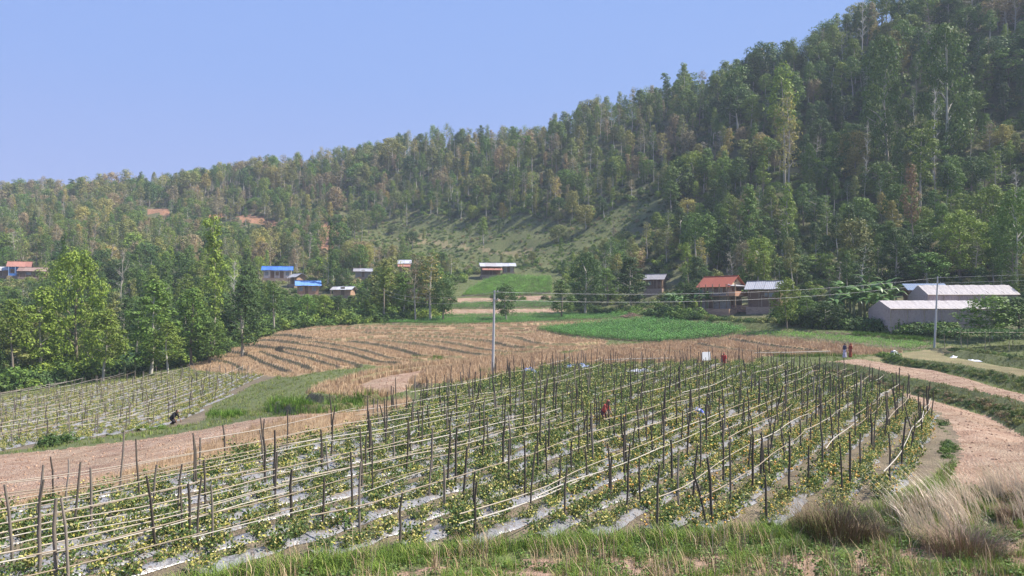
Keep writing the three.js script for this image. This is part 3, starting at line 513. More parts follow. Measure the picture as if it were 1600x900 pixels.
// stakes: crooked, weathered, each its own; rails: long peeled bamboo tied to them
function stakeGeo(h, r) { const b = R(-0.04, 0.04), c = R(-0.04, 0.04); return tube([V(0, -0.25, 0), V(b, h * 0.35, c), V(b * R(-0.5, 1.5), h * 0.7, c * R(-0.5, 1.5)), V(R(-0.05, 0.05), h, R(-0.05, 0.05))], [r * 1.1, r, r * 0.95, r * 0.8], 6); }
{
  rng = mulberry(404);
  const shapes = []; for (let i = 0; i < 9; i++) shapes.push(stakeGeo(1.8, R(0.026, 0.04)));
  const all = [], rails = [];
  for (const row of ROWS) {
    const st = [], ri = ROWS.indexOf(row); let nr = 0;
    alongRow(row, 2.3, 0.5, (x, z, dx, dz, i) => { if (x / -z < -0.2 && rng() < 0.25) return; st.push([x + R(-0.12, 0.12), z + R(-0.1, 0.1), i]); if (rng() < 0.16) all.push({ x: x + R(-0.3, 0.3), z: z + R(-0.25, 0.25), f: 0, ri }); });
    for (const [x, z] of st) all.push({ x, z, f: 0, ri });
    // rails
    let i = 0;
    while (i < row.length - 6) {
      const n = Math.min(Math.round(R(22, 46)), row.length - 1 - i), seg = row.slice(i, i + n + 1); i += n - Math.round(R(0, 3));
      const [mx, mz] = seg[seg.length >> 1], d = -mz, u = mx / d, far = sm(d, 40, 58), keep = u < -0.2 ? 0.95 : 0.66 - 0.5 * far * (u < 0.32 ? 1 : 0.3);
      for (const lvl of [0, 1]) { if (rng() > keep * (lvl ? (u < -0.25 ? 0.85 : 0.25) : 1)) continue; rails.push({ seg, h: lvl ? R(0.45, 0.65) : R(0.8, 1.15), f: 0, ri, n: nr++ }); }
      if (seg.length < 8) break;
    }
  }
  for (const row of ROWS2) {
    const ri = ROWS2.indexOf(row); let nr = 0;
    alongRow(row, 2.9, 0.5, (x, z) => all.push({ x, z, f: 1 }));
    let i = 0; while (i < row.length - 6) { const n = Math.min(Math.round(R(14, 34)), row.length - 1 - i), seg = row.slice(i, i + n + 1); i += n; const [mx, mz] = seg[seg.length >> 1]; if (rng() < (mx / -mz < -0.42 ? 0.66 : 0.28)) rails.push({ seg, h: R(0.75, 1.05), f: 1, ri, n: nr++ }); }
  }
  for (const s of all) { s.h = s.f ? R(0.6, 0.85) : R(0.72, 1.18); s.y = landH(s.x, s.z); s.size = s.h / Math.hypot(s.x, s.z); const [u, v] = toPhoto(s.x, s.y + 1, s.z); s.in = u > 4 && u < 1596 && v < 900; s.k = Math.floor(R(0, 9)); s.tx = R(-0.07, 0.07) + (rng() < 0.08 ? R(-0.25, 0.25) : 0); s.tz = R(-0.07, 0.07) + (rng() < 0.08 ? R(-0.3, 0.3) : 0); s.m = rng() < clamp(0.75 + s.x / -s.z, 0.1, 0.95) ? (rng() < 0.7 ? 0 : 1) : pick([1, 2, 3, 2]); s.r = R(0, 6.28); }
  all.sort((a, b) => b.size - a.size);
  const single = new Set(all.filter((s) => s.in).slice(0, 300)), protos = {}, names = ['dark weathered', 'brown weathered', 'grey weathered', 'pale grey'];
  const rank = {}; [...single].sort((a, b) => b.z - a.z).forEach((s) => { s.rank = rank[s.ri] = (rank[s.ri] ?? -1) + 1; });
  for (const s of single) {
    const zone = s.x / -s.z < -0.25 ? 'among the railed rows beside the dry wheat strip' : s.x / -s.z < 0.15 ? 'in the middle front rows of the large tomato field' : 'in the front rows beside the leaning dry grass';
    const o = mesh('wooden_stake', shapes[s.k], STAKE_M[s.m]);
    tag(o, `${s.h > 1 ? 'tall' : 'short'} ${names[s.m]} stake, ${ordinal(s.rank)} along the ${ordinal(s.ri)} row from the dry wheat`, 'stake', `${s.h > 1 ? 'tall' : 'short'} ${names[s.m]} stakes ${zone}`);
    o.position.set(s.x, s.y, s.z); o.rotation.set(s.tx, s.r, s.tz, 'ZXY'); o.scale.set(1, s.h, 1);
  }
  for (let m = 0; m < 4; m++) { const l = all.filter((s) => !single.has(s) && s.m === m); instanced('far_stakes', shapes[m], STAKE_M[m], l.map((s) => xf(s.x, s.y, s.z, s.r, 1, s.h, s.tx, s.tz)), null, `${names[m]} stakes standing in the farther tomato rows`); }
  for (const { seg, h, f, ri, n } of rails) {
    const P = [], k = Math.max(2, Math.round(seg.length / 6)), rad = f ? R(0.013, 0.02) : R(0.011, 0.019), t = R(-0.12, 0.12), rr = [];
    for (let i = 0; i <= k; i++) { const [x, z] = seg[Math.round(i / k * (seg.length - 1))]; P.push(V(x + R(-0.04, 0.04), landH(x, z) + h + t * (i / k - 0.5) + R(-0.025, 0.025) - 0.08 * Math.sin(i / k * Math.PI), z)); rr.push(rad * (1.15 - 0.4 * i / k)); }
    const c = new THREE.CatmullRomCurve3(P).getPoints(k * 2), o = P[0].clone(), radii = c.map((_, i) => rad * (1.2 - 0.45 * i / c.length));
    const u = P[0].x / -P[0].z, zone = f ? 'in the distant tomato field beside the forest' : u < -0.2 ? 'across the railed rows beside the dry wheat strip' : u < 0.12 ? 'across the middle of the large tomato field' : 'over the rows beside the bare soil path';
    const low = !f && h < 0.7 ? 'low' : 'waist high';
    const m = mesh('bamboo_rail', tube(c.map((q) => q.clone().sub(o)), radii, 6), pick(RAIL_M)); m.position.copy(o);
    tag(m, `${low} bamboo rail, ${ordinal(n)} along the ${ordinal(ri)} ${f ? 'row of the distant tomato field' : 'row from the dry wheat'}`, 'rail', `${low} bamboo rails ${zone}`);
  }
}
// maize and low crops
{
  rng = mulberry(505);
  function maize(h, n) { const s = soup(); for (let i = 0; i < n; i++) { const a = i * 2.4 + R(-0.4, 0.4), y = h * (0.12 + 0.75 * i / n), L = h * R(0.5, 0.75), c = pick([[0.09, 0.23, 0.04], [0.12, 0.29, 0.055], [0.16, 0.33, 0.08]]), d = [Math.cos(a), Math.sin(a)], w = 0.05; const o = s.p.length / 3; for (const [t, up, ww] of [[0.02, 0, 0.5], [0.4, 0.32, 1], [0.75, 0.28, 0.8], [1, 0.05, 0.05]]) { s.p.push(d[0] * L * t - d[1] * w * ww, y + L * up, d[1] * L * t + d[0] * w * ww, d[0] * L * t + d[1] * w * ww, y + L * up, d[1] * L * t - d[0] * w * ww); s.c.push(...c, ...c); } for (let k = 0; k < 3; k++) s.i.push(o + k * 2, o + k * 2 + 1, o + k * 2 + 3, o + k * 2, o + k * 2 + 3, o + k * 2 + 2); } const g = soupGeo(s); return g; }
  const kinds = [maize(0.75, 9), maize(0.95, 10), maize(0.6, 8)];
  for (const [label, gap, rowGap, hs, text] of [['bright green leafy maize field between straw terraces and banana grove', 0.38, 0.6, 1, 'bright green leafy maize plants in the oval field'], ['young green maize field below the pair of tin roofed sheds', 0.4, 0.7, 1.1, 'pale young maize below the tin roofed sheds'], ['thin green crop strip between two brown ploughed strips', 0.35, 0.6, 0.7, 'low green crop between two ploughed strips'], ['long low green crop strip behind the straw terraces', 0.35, 0.6, 0.7, 'low green crop behind the straw terraces'], ['narrow light green crop strip leading to the utility pole', 0.4, 0.6, 0.62, 'light green leafy crop leading to the utility pole']]) {
    const P = named(label), M = [[], [], []], C = [[], [], []];
    for (let z = P.z0; z < P.z1; z += rowGap) for (let x = P.x0; x < P.x1; x += gap * R(0.7, 1.3)) { const zz = z + R(-0.12, 0.12); if (!inside(P, x, zz) || rng() < 0.06) continue; const k = Math.floor(R(0, 3)), v = R(0.8, 1.2) * (1 + 0.2 * n2(x / 6, zz / 6)), pale = label.startsWith('young') || label.startsWith('narrow') ? 1.22 : 1; M[k].push(xf(x, landH(x, zz) - 0.02, zz, R(0, 6.28), hs * R(0.8, 1.2))); C[k].push(new THREE.Color(v * pale * pale, v * pale, v)); }
    kinds.forEach((g, k) => M[k].length && instanced('maize_plants', g, LEAF, M[k], C[k], text));
  }
}

// ---------------------------------------------------------------- houses stand here; trees must leave them and the view of them free
const HOUSES = [   // [columns, roof row, base row, row of the ground they stand on]
  { k: 'blue_red', u: [16, 45], v: [409, 433], g: 434 }, { k: 'brown_shed', u: [34, 72], v: [421, 434], g: 436 }, { k: 'white_shed', u: [-14, 12], v: [420, 431], g: 434 },
  { k: 'blue_long', u: [411, 456], v: [420, 436], g: 438 }, { k: 'small_hut', u: [456, 474], v: [431, 446], g: 447 }, { k: 'blue_house', u: [463, 499], v: [445, 462], g: 463 },
  { k: 'grey_shed', u: [523, 552], v: [453, 463], g: 465 }, { k: 'hidden_roof', u: [556, 579], v: [423, 433], g: 436 }, { k: 'white_red', u: [622, 642], v: [412, 424], g: 426 },
  { k: 'sheds_a', u: [751, 781], v: [412, 431], g: 433 }, { k: 'sheds_b', u: [782, 806], v: [413, 427], g: 429 }, { k: 'hut', u: [1006, 1044], v: [429, 450], g: 455 },
  { k: 'red_house', u: [1098, 1168], v: [435, 483], g: 485 }, { k: 'tin_house', u: [1165, 1214], v: [439, 480], g: 484 },
  { k: 'net_a', u: [1374, 1530], v: [466, 513], g: 512 }, { k: 'net_b', u: [1430, 1580], v: [455, 475], g: 490 }, { k: 'blue_roof', u: [1415, 1480], v: [443, 460], g: 478 },
].map((h) => { const [x, z] = survey((h.u[0] + h.u[1]) / 2, h.g); return { ...h, x, z, y: landH(x, z), d: -z }; });
const at = (k) => HOUSES.find((h) => h.k === k);

// ---------------------------------------------------------------- trees
const BARK = [std(0.4, 0.36, 0.3, 0.9), std(0.22, 0.18, 0.14, 0.9), std(0.52, 0.48, 0.42, 0.85)];
const GREY = [[0.8, 0.82, 0.8], [1, 1, 1], [1.15, 1.15, 1.05], [0.95, 1.02, 0.9], [1.25, 1.15, 1.0]];
function treeGeo(o) {
  const { h, base, rx, clumps, per, leaf, shape = 'oval', limbs = 6, tr = 0.17, clumpR = [0.7, 1.3], flat = 0.7 } = o;
  const s = soup(), wood = [], bx = R(-0.5, 0.5), bz = R(-0.5, 0.5), trunkTop = h * (shape === 'round' ? 0.72 : 0.93);
  const axis = (y) => { const t = y / h; return V(bx * t * t + 0.12 * Math.sin(t * 7 + bx * 9), y, bz * t * t + 0.12 * Math.cos(t * 6)); };
  const tp = [], trr = []; for (let i = 0; i <= 5; i++) { const y = trunkTop * i / 5; tp.push(axis(y)); trr.push(tr * (1.15 - 0.95 * i / 5)); } tp[0].y = -0.6; wood.push(tube(tp, trr, 6, false));
  for (let i = 0; i < clumps; i++) {
    const t = (i + R(0.1, 0.9)) / clumps, y = base + (h - base) * t, env = shape === 'oval' ? Math.sin(Math.PI * Math.pow(0.08 + 0.88 * t, 0.8)) : shape === 'round' ? Math.sqrt(Math.max(0.05, 1 - Math.pow(2 * t - 0.85, 2) / 1.4)) : shape === 'cone' ? 1.05 - t : shape === 'umbrella' ? 0.45 + 0.55 * t : 0.75 + 0.25 * Math.sin(t * 15);
    const a = i * 2.4 + R(-0.6, 0.6), q = rx * env * Math.sqrt(R(0.15, 1)), ax = axis(Math.min(y, trunkTop)), c = V(ax.x + q * Math.cos(a), y, ax.z + q * Math.sin(a)), cr = R(...clumpR);
    leafBall(s, c, cr, cr * flat, Math.round(per * R(0.6, 1.3)), leaf, GREY);
    if (i % Math.max(1, Math.round(clumps / limbs)) === 0 || per === 0) { const st = axis(Math.max(base * 0.75, Math.min(y - q * 0.55, trunkTop * 0.95))); wood.push(tube([st, st.clone().lerp(c, 0.5).add(V(0, 0.25, 0)), c], [tr * 0.42, tr * 0.27, tr * 0.1], 5, false)); if (o.twigs) for (let k = 0; k < o.twigs; k++) { const f = R(0.35, 1), p = st.clone().lerp(c, f), d = rdir(0.6).multiplyScalar(R(0.6, 1.5)); wood.push(tube([p, p.clone().add(d)], [tr * 0.14, tr * 0.05], 3, false)); } }
  }
  return { trunk: merge(wood), crown: s.p.length ? soupGeo(s) : null, h };
}
rng = mulberry(606);
const SPECIES = {
  slender: [0, 1, 2, 3].map((i) => treeGeo({ h: 14, base: 5.2 + i * 0.8, rx: 1.5 + 0.25 * i, clumps: 16 + 2 * i, per: 95, leaf: 0.37, tr: 0.19 })),
  round: [0, 1, 2, 3].map((i) => treeGeo({ h: 10, base: 2.2 + 0.5 * i, rx: 2.5 + 0.3 * i, clumps: 30, per: 110, leaf: 0.36, shape: 'round', tr: 0.2, clumpR: [0.8, 1.5] })),
  column: [0, 1].map(() => treeGeo({ h: 15, base: 2, rx: 0.95, clumps: 26, per: 85, leaf: 0.36, shape: 'col', clumpR: [0.6, 1.0] })),
  sparse: [0, 1, 2, 3].map((i) => treeGeo({ h: 13, base: 4 + i, rx: 1.7 + 0.3 * i, clumps: 18, per: 42, leaf: 0.34, limbs: 14, twigs: 4 })),
  bare: [0, 1].map(() => treeGeo({ h: 12, base: 3.5, rx: 1.9, clumps: 16, per: 0, leaf: 0.3, limbs: 16, twigs: 9, tr: 0.15 })),
  umbrella: [0, 1].map(() => treeGeo({ h: 11, base: 4.0, rx: 3.1, clumps: 22, per: 110, leaf: 0.36, shape: 'umbrella', limbs: 10, flat: 0.38, clumpR: [0.9, 1.5] })),
  leafy: [0, 1, 2, 3].map((i) => treeGeo({ h: 12, base: 1.8 + 0.7 * i, rx: 2.0 + 0.25 * i, clumps: 28 + 3 * i, per: 110, leaf: 0.33, limbs: 9, clumpR: [0.6, 1.15] })),
  broad: [0, 1].map(() => treeGeo({ h: 13, base: 2.0, rx: 3.9, clumps: 60, per: 130, leaf: 0.33, shape: 'round', limbs: 12, tr: 0.26, clumpR: [0.8, 1.45] })),
};
const BUSH = [0, 1, 2].map(() => { const s = soup(); for (let i = 0; i < 7; i++) leafBall(s, V(R(-0.9, 0.9), R(0.35, 1.5), R(-0.9, 0.9)), R(0.5, 0.9), R(0.4, 0.7), 60, 0.3, GREY); return soupGeo(s); });
const TINT = { green: [0.145, 0.24, 0.045], bright: [0.235, 0.32, 0.05], dark: [0.085, 0.155, 0.04], olive: [0.265, 0.285, 0.09], tan: [0.36, 0.3, 0.18], yellow: [0.42, 0.38, 0.12], rust: [0.36, 0.25, 0.15] };
const TINT_WORD = { green: 'green', bright: 'bright yellow-green', dark: 'dark green', olive: 'olive', tan: 'dry tan', yellow: 'yellowing', rust: 'rusty brown' };
const KIND_WORD = { slender: 'slender tall', round: 'round crowned', column: 'narrow columnar', sparse: 'thinly leaved', bare: 'leafless', umbrella: 'flat tiered', leafy: 'densely leaved', broad: 'broad crowned' };
const CROWN_M = {}; for (const [k, c] of Object.entries(TINT)) for (const v of [0.86, 1.12]) (CROWN_M[k] ??= []).push(Object.assign(leafMat(0.6, 0.42), { color: new THREE.Color().setRGB(c[0] * v, c[1] * v, c[2] * v) }));
const treeProto = {};
function plantTree(t, label, group) {   // t: x, z, kind, tint, h, w(idth factor), k
  const key = t.kind + t.k + t.tint + t.tv + t.b; let o; const g = SPECIES[t.kind][t.k];
  const nm = t.kind === 'bare' ? 'bare_tree' : t.kind === 'column' ? 'columnar_tree' : 'broadleaf_tree';
  if (!treeProto[key]) { o = treeProto[key] = thing(nm, label, 'tree', [0, 0, 0], 0, group); mesh('trunk', g.trunk, BARK[t.b], o); if (g.crown) mesh('crown', g.crown, CROWN_M[t.tint][t.tv], o); }
  else { o = copyOf(treeProto[key], label, group); if (!group) delete o.userData.group; }
  o.position.set(t.x, t.y ?? landH(t.x, t.z), t.z); o.rotation.set(t.tx ?? 0, t.r, t.tz ?? 0); const s = t.h / g.h; o.scale.set(s * t.w, s, s * t.w); return o;
}
const mk = (x, z, kind, tint, h, w = 1, b = null) => ({ x, z, kind, tint, h, w, k: Math.floor(R(0, SPECIES[kind].length)), tv: rng() < 0.5 ? 0 : 1, b: b ?? (rng() < 0.55 ? 0 : rng() < 0.6 ? 1 : 2), r: R(0, 6.28) });
// trees that stand out: [column, distance, row of the top, kind, colour, width factor, label]
const MARKED = [
  [120, 108, 396, 'broad', 'bright', 0.95, 'broad bright yellow-green tree standing before the brown roofed shed'],
  [62, 104, 452, 'leafy', 'bright', 1.3, 'yellow-green leafy tree beside the broad yellow-green one, below the blue walled house'],
  [97, 150, 366, 'column', 'dark', 0.5, 'thin ivy clad trunk rising above the broad yellow-green tree'],
  [336, 132, 340, 'column', 'bright', 1.25, 'tall ivy covered column tree, dark at its tip, above the wood'],
  [517, 195, 342, 'column', 'dark', 0.6, 'thin dark ivy clad column between the blue roofed houses and the red earth'],
  [189, 150, 384, 'bare', 'tan', 0.9, 'tall brown leafless tree rising from the middle of the wood'],
  [366, 150, 402, 'bare', 'tan', 0.7, 'pale dead trunk beside the tall ivy column'],
  [238, 106, 440, 'leafy', 'green', 1.4, 'leafy green tree with a bushy crown left of the ivy column'],
  [300, 112, 452, 'leafy', 'green', 1.2, 'green tree directly below the ivy column'],
  [378, 118, 446, 'leafy', 'dark', 1.3, 'dark leafy tree at the upper end of the wood'],
  [20, 103, 497, 'leafy', 'olive', 1.3, 'olive tree at the wood edge under the blue walled house'],
  [165, 101, 486, 'leafy', 'bright', 1.0, 'yellow-green bushy tree at the edge of the distant tomato field'],
  [262, 103, 505, 'leafy', 'bright', 1.0, 'rounded yellowish crown at the wood edge'],
  [330, 112, 500, 'round', 'green', 1.0, 'rounded green crown where wood meets straw terraces'],
  [428, 142, 442, 'slender', 'green', 0.9, 'slender tree with bare pale trunk below the long blue roof'],
  [508, 150, 462, 'leafy', 'bright', 1.0, 'small yellow-green tree beside the blue roofed house'],
  [548, 160, 462, 'leafy', 'green', 1.3, 'green tree below the low grey shed'],
  [600, 152, 420, 'column', 'bright', 1.1, 'bright narrow tree standing before the far houses'],
  [632, 152, 428, 'leafy', 'green', 1.0, 'leafy green tree below the white and red roof'],
  [648, 148, 402, 'sparse', 'tan', 1.0, 'tall thin tree with tan leaves near the terraces'],
  [672, 149, 398, 'sparse', 'yellow', 1.4, 'tall yellow flecked tree at the end of the wood'],
  [693, 147, 438, 'round', 'dark', 0.8, 'dark rounded tree closing the row by the maize strips'],
  [790, 148, 446, 'round', 'dark', 0.8, 'small dark tree behind the thin utility pole'],
  [915, 164, 397, 'broad', 'dark', 1.0, 'big round dark tree at the foot of the hill'],
  [986, 160, 404, 'leafy', 'dark', 1.5, 'dark conical tree between the round tree and the hut'],
  [878, 154, 438, 'leafy', 'green', 1.2, 'bushy green tree in front of the big round one'],
  [950, 172, 420, 'leafy', 'green', 1.1, 'green tree filling the gap behind the big round tree'],
  [1228, 118, 437, 'round', 'bright', 0.7, 'small bright green tree beside the tin roofed house'],
  [1545, 101, 464, 'round', 'green', 1.5, 'bushy green tree in front of the net greenhouses'],
  [1592, 101, 465, 'leafy', 'dark', 1.5, 'dark bushy tree next to the vine trellis'],
  [1428, 150, 262, 'slender', 'rust', 0.8, 'tall tree with long pale trunk and orange brown top'],
  [1232, 168, 288, 'slender', 'bright', 1.0, 'bright green slender tree low on the steep slope'],
  [1500, 138, 332, 'broad', 'bright', 1.1, 'wide bright green crown above the greenhouses'],
  [1352, 185, 190, 'bare', 'tan', 0.6, 'leaning pale leafless tree on the steep slope'],
  [1463, 178, 132, 'bare', 'tan', 0.7, 'white barked dead tree high on the steep slope'],
  [1440, 172, 196, 'umbrella', 'bright', 1.2, 'feathery yellow-green tiered tree on the steep slope'],
  [1388, 196, 62, 'broad', 'green', 0.9, 'large rounded green tree high on the steep slope'],
  [1482, 190, 42, 'broad', 'green', 1.0, 'large leafy tree with sunlit flank near the top of the slope'],
  [1228, 208, 104, 'slender', 'bright', 1.3, 'tall light green tree above the yellowish one on the slope'],
  [1235, 200, 148, 'sparse', 'yellow', 1.2, 'yellowish thin tree below the tall light green one'],
  [1352, 250, -14, 'bare', 'tan', 1.0, 'leafless tree against the sky at the top of the slope'],
  [1262, 120, 462, 'leafy', 'green', 1.5, 'leafy green tree between the barn and the banana grove'],
  [1288, 117, 472, 'round', 'dark', 1.2, 'low dark tree at the edge of the banana grove'],
  [1075, 141, 470, 'leafy', 'green', 1.6, 'low bushy tree among bananas beside the red tiled house'],
  [1310, 128, 455, 'leafy', 'dark', 1.4, 'dark leafy tree beside the banana grove'],
  [1170, 172, 290, 'leafy', 'green', 1.2, 'leafy tree on the slope above the red tiled house'],
  [1400, 138, 358, 'broad', 'dark', 0.8, 'dark broad tree right behind the banana grove'],
  [1590, 130, 300, 'broad', 'green', 0.9, 'broad tree with tan branches at the edge of the slope'],
];
const trees = [];
{
  rng = mulberry(707);
  for (const [px, d, top, kind, tint, w, label] of MARKED) {
    const x = (px - 800) / F * d, z = -d, y = landH(x, z), h = EYE + Math.tan(Math.atan((450 - top) / F) + PITCH) * d - y;
    const t = mk(x, z, kind, tint, Math.max(h, 3), w * clamp(SPECIES[kind][0].h / Math.max(h, 3), 0.6, 1.5)); if (kind === 'bare') t.b = px === 189 ? 0 : 2; if (px === 1352 && d < 200) { t.tz = -0.3; } t.label = label; trees.push(t);
  }
  const clearing = REGIONS[0].P, reds = REGIONS.slice(1, 5).map((r) => r.P);
  const visible = (x, y, z) => { for (let k = 1; k < 40; k++) { const f = k / 40; if (landH(x * f, z * f) > EYE + (y - EYE) * f + 0.3) return false; } return true; };
  const VIEWS = [[318, 440, 346, 330], [500, 545, 385, 262], [228, 262, 335, 372], [620, 850, 392, 262]];
  const bushes = [[], [], []], bushC = [[], [], []];
  const blocks = (x, z, h, rad) => { const y = landH(x, z), [u, vt] = toPhoto(x, y + h, z), wpx = rad / -z * F; for (const H of HOUSES) { if (Math.hypot(H.x - x, H.z - z) < 6.5 + rad) return 9; if (-z < H.d && u + wpx > H.u[0] - 3 && u - wpx < H.u[1] + 3 && vt < H.v[1] - 1 - (H.v[1] - H.v[0]) * 0.12) return 1; } for (const [u0, u1, v0, dd] of VIEWS) if (-z < dd && -z > 120 && u > u0 && u < u1 && vt < v0) return 1; return 0; };
  const low = [[540, 378], [690, 398], [705, 424], [868, 428], [885, 408], [965, 372], [1040, 330]], lowAt = (u) => { for (let i = 0; i < low.length - 1; i++) if (u >= low[i][0] && u < low[i + 1][0]) return low[i][1] + (low[i + 1][1] - low[i][1]) * (u - low[i][0]) / (low[i + 1][0] - low[i][0]); return -1; };
  const step = 4.2;
  for (let gz = -96; gz > -530; gz -= step) for (let gx = -420; gx < 320; gx += step) {
    const x = gx + R(-2, 2), z = gz + R(-2, 2); if (!inFrame(x, z, 90)) continue;
    const y = landH(x, z), d = -z, [u, v] = toPhoto(x, y, z), lower = u < 700 && d < 215 && y < 14;
    const id = regionOf(x, z), inClear = inside(clearing, x, z);
    if (id >= 0 && !inClear) continue; if (reds.some((P) => inside(P, x, z))) { if (rng() < 0.6) continue; }
    if (y < 4.5 && !lower && u > 690 && d < 170) continue;
    const den = 0.5 + 0.5 * n2(x / 38, z / 38) + 0.25 * n2b(x / 14, z / 14);
    if (inClear) { if (rng() > 0.12) continue; } else if (rng() > (lower ? 0.8 : u > 1000 ? 0.86 : 0.74) + 0.25 * (den - 0.5)) continue;
    let h = lower ? R(6, 12) : u > 1000 ? (rng() < 0.35 ? R(3.5, 6) : R(6, 11.5)) * (1 + 0.25 * n2(x / 30, z / 30)) : rng() < 0.3 ? R(4, 6.5) : R(6.5, 11.5);
    if (y > 58) h *= 1.3; if (!visible(x, y + h, z)) continue;
    // which kinds grow where
    const hueN = n2(x / 26 + 7, z / 26), q = rng() + 0.22 * n2b(x / 20, z / 20); let kind, tint;
    if (lower) { kind = q < 0.34 ? 'leafy' : q < 0.5 ? 'round' : q < 0.75 ? 'slender' : q < 0.88 ? 'column' : 'sparse'; tint = pick(hueN > 0 ? ['green', 'bright', 'green', 'olive', 'dark'] : ['green', 'dark', 'green', 'bright', 'dark', 'dark']); }
    else if (u < 620) { kind = q < 0.36 ? 'slender' : q < 0.56 ? 'round' : q < 0.86 ? 'sparse' : q < 0.97 ? 'bare' : 'column'; tint = pick(hueN > 0.1 ? ['olive', 'tan', 'olive', 'green', 'yellow'] : ['green', 'olive', 'green', 'dark', 'tan', 'bright']); }
    else if (u < 1050) { kind = q < 0.36 ? 'slender' : q < 0.46 ? 'leafy' : q < 0.76 ? 'sparse' : q < 0.86 ? 'column' : q < 0.95 ? 'round' : 'bare'; tint = pick(hueN > 0.15 ? ['green', 'olive', 'tan', 'yellow', 'green', 'olive'] : ['green', 'green', 'dark', 'olive', 'bright']); }
    else { kind = q < 0.3 ? 'slender' : q < 0.55 ? 'leafy' : q < 0.72 ? 'round' : q < 0.84 ? 'sparse' : q < 0.92 ? 'umbrella' : 'bare'; tint = pick(hueN > 0.25 ? ['green', 'bright', 'olive', 'yellow', 'green', 'tan'] : ['green', 'green', 'dark', 'bright', 'dark']); }
    if (inClear) { kind = pick(['slender', 'column', 'sparse', 'round']); tint = pick(['green', 'dark', 'olive', 'bright']); h *= R(0.4, 0.85); }
    if (h > 4 && d < 128 && u > 690) h *= 0.65;
    let b = blocks(x, z, h, 2); if (b === 9) continue;
    if (b) { h *= 0.45; b = blocks(x, z, h, 1.5); if (b) { if (blocks(x, z, 1.5, 1) === 0) { const k = Math.floor(R(0, 3)); bushes[k].push(xf(x, y - 0.1, z, R(0, 6.28), R(0.6, 0.9))); bushC[k].push(new THREE.Color(...TINT.green)); } continue; } kind = pick(['leafy', 'round']); }
    const lv = lowAt(u); if (!inClear && lv > 0 && v > lv) { const vt = toPhoto(x, y + h, z)[1]; if (vt < lv - 6) { if (rng() < 0.82) { h *= 0.5; if (toPhoto(x, y + h, z)[1] < lv - 8) continue; kind = pick(['leafy', 'round']); } } if (u > 860 && rng() < 0.35) continue; }
    if (trees.slice(0, MARKED.length).some((t) => Math.hypot(t.x - x, t.z - z) < 2.5)) continue;
    const nt = mk(x, z, kind, tint, h, R(0.75, 1.4) * (h < 7 ? 1.3 : 1)); nt.tx = R(-0.06, 0.06); nt.tz = R(-0.06, 0.06); trees.push(nt);
  }
  // undergrowth
  const shrub = (x, z, s, c) => { const k = Math.floor(R(0, 3)); bushes[k].push(xf(x, landH(x, z) - 0.12, z, R(0, 6.28), s, s * R(0.7, 1.1))); bushC[k].push(new THREE.Color(...TINT[c]).multiplyScalar(R(0.75, 1.2))); };
  for (let i = 0; i < 34000; i++) {
    const d = R(92, 400), u = R(-60, 1660), x = (u - 800) / F * d, z = -d, y = landH(x, z); if (rng() > (u < 700 && d < 210 ? 0.9 : d / 300)) continue; const id = regionOf(x, z), cl = inside(clearing, x, z);
    if (id >= 0 && !cl) continue; if (y < 3.2 && u > 690 && d < 160) continue;  if (reds.some((P) => inside(P, x, z)) && rng() < 0.45) continue;
    const s = R(0.5, 1.15) * (cl ? R(0.25, 0.5) : 1) * (u < 700 && d < 210 ? 1.5 : 1); if (blocks(x, z, s * 2, 1) || !visible(x, y + 2, z)) continue;
    shrub(x, z, s, pick(u < 620 && d > 200 ? ['olive', 'tan', 'green', 'olive', 'dark'] : u < 700 ? ['green', 'bright', 'green', 'dark'] : ['green', 'dark', 'green', 'olive', 'bright', 'dark']));
  }
  scatter(clearing, 0.3, (x, z) => { if (n2(x / 9, z / 9) > -0.35 && inFrame(x, z)) shrub(x, z, R(0.18, 0.6), pick(['green', 'olive', 'dark', 'green', 'bright', 'tan'])); });
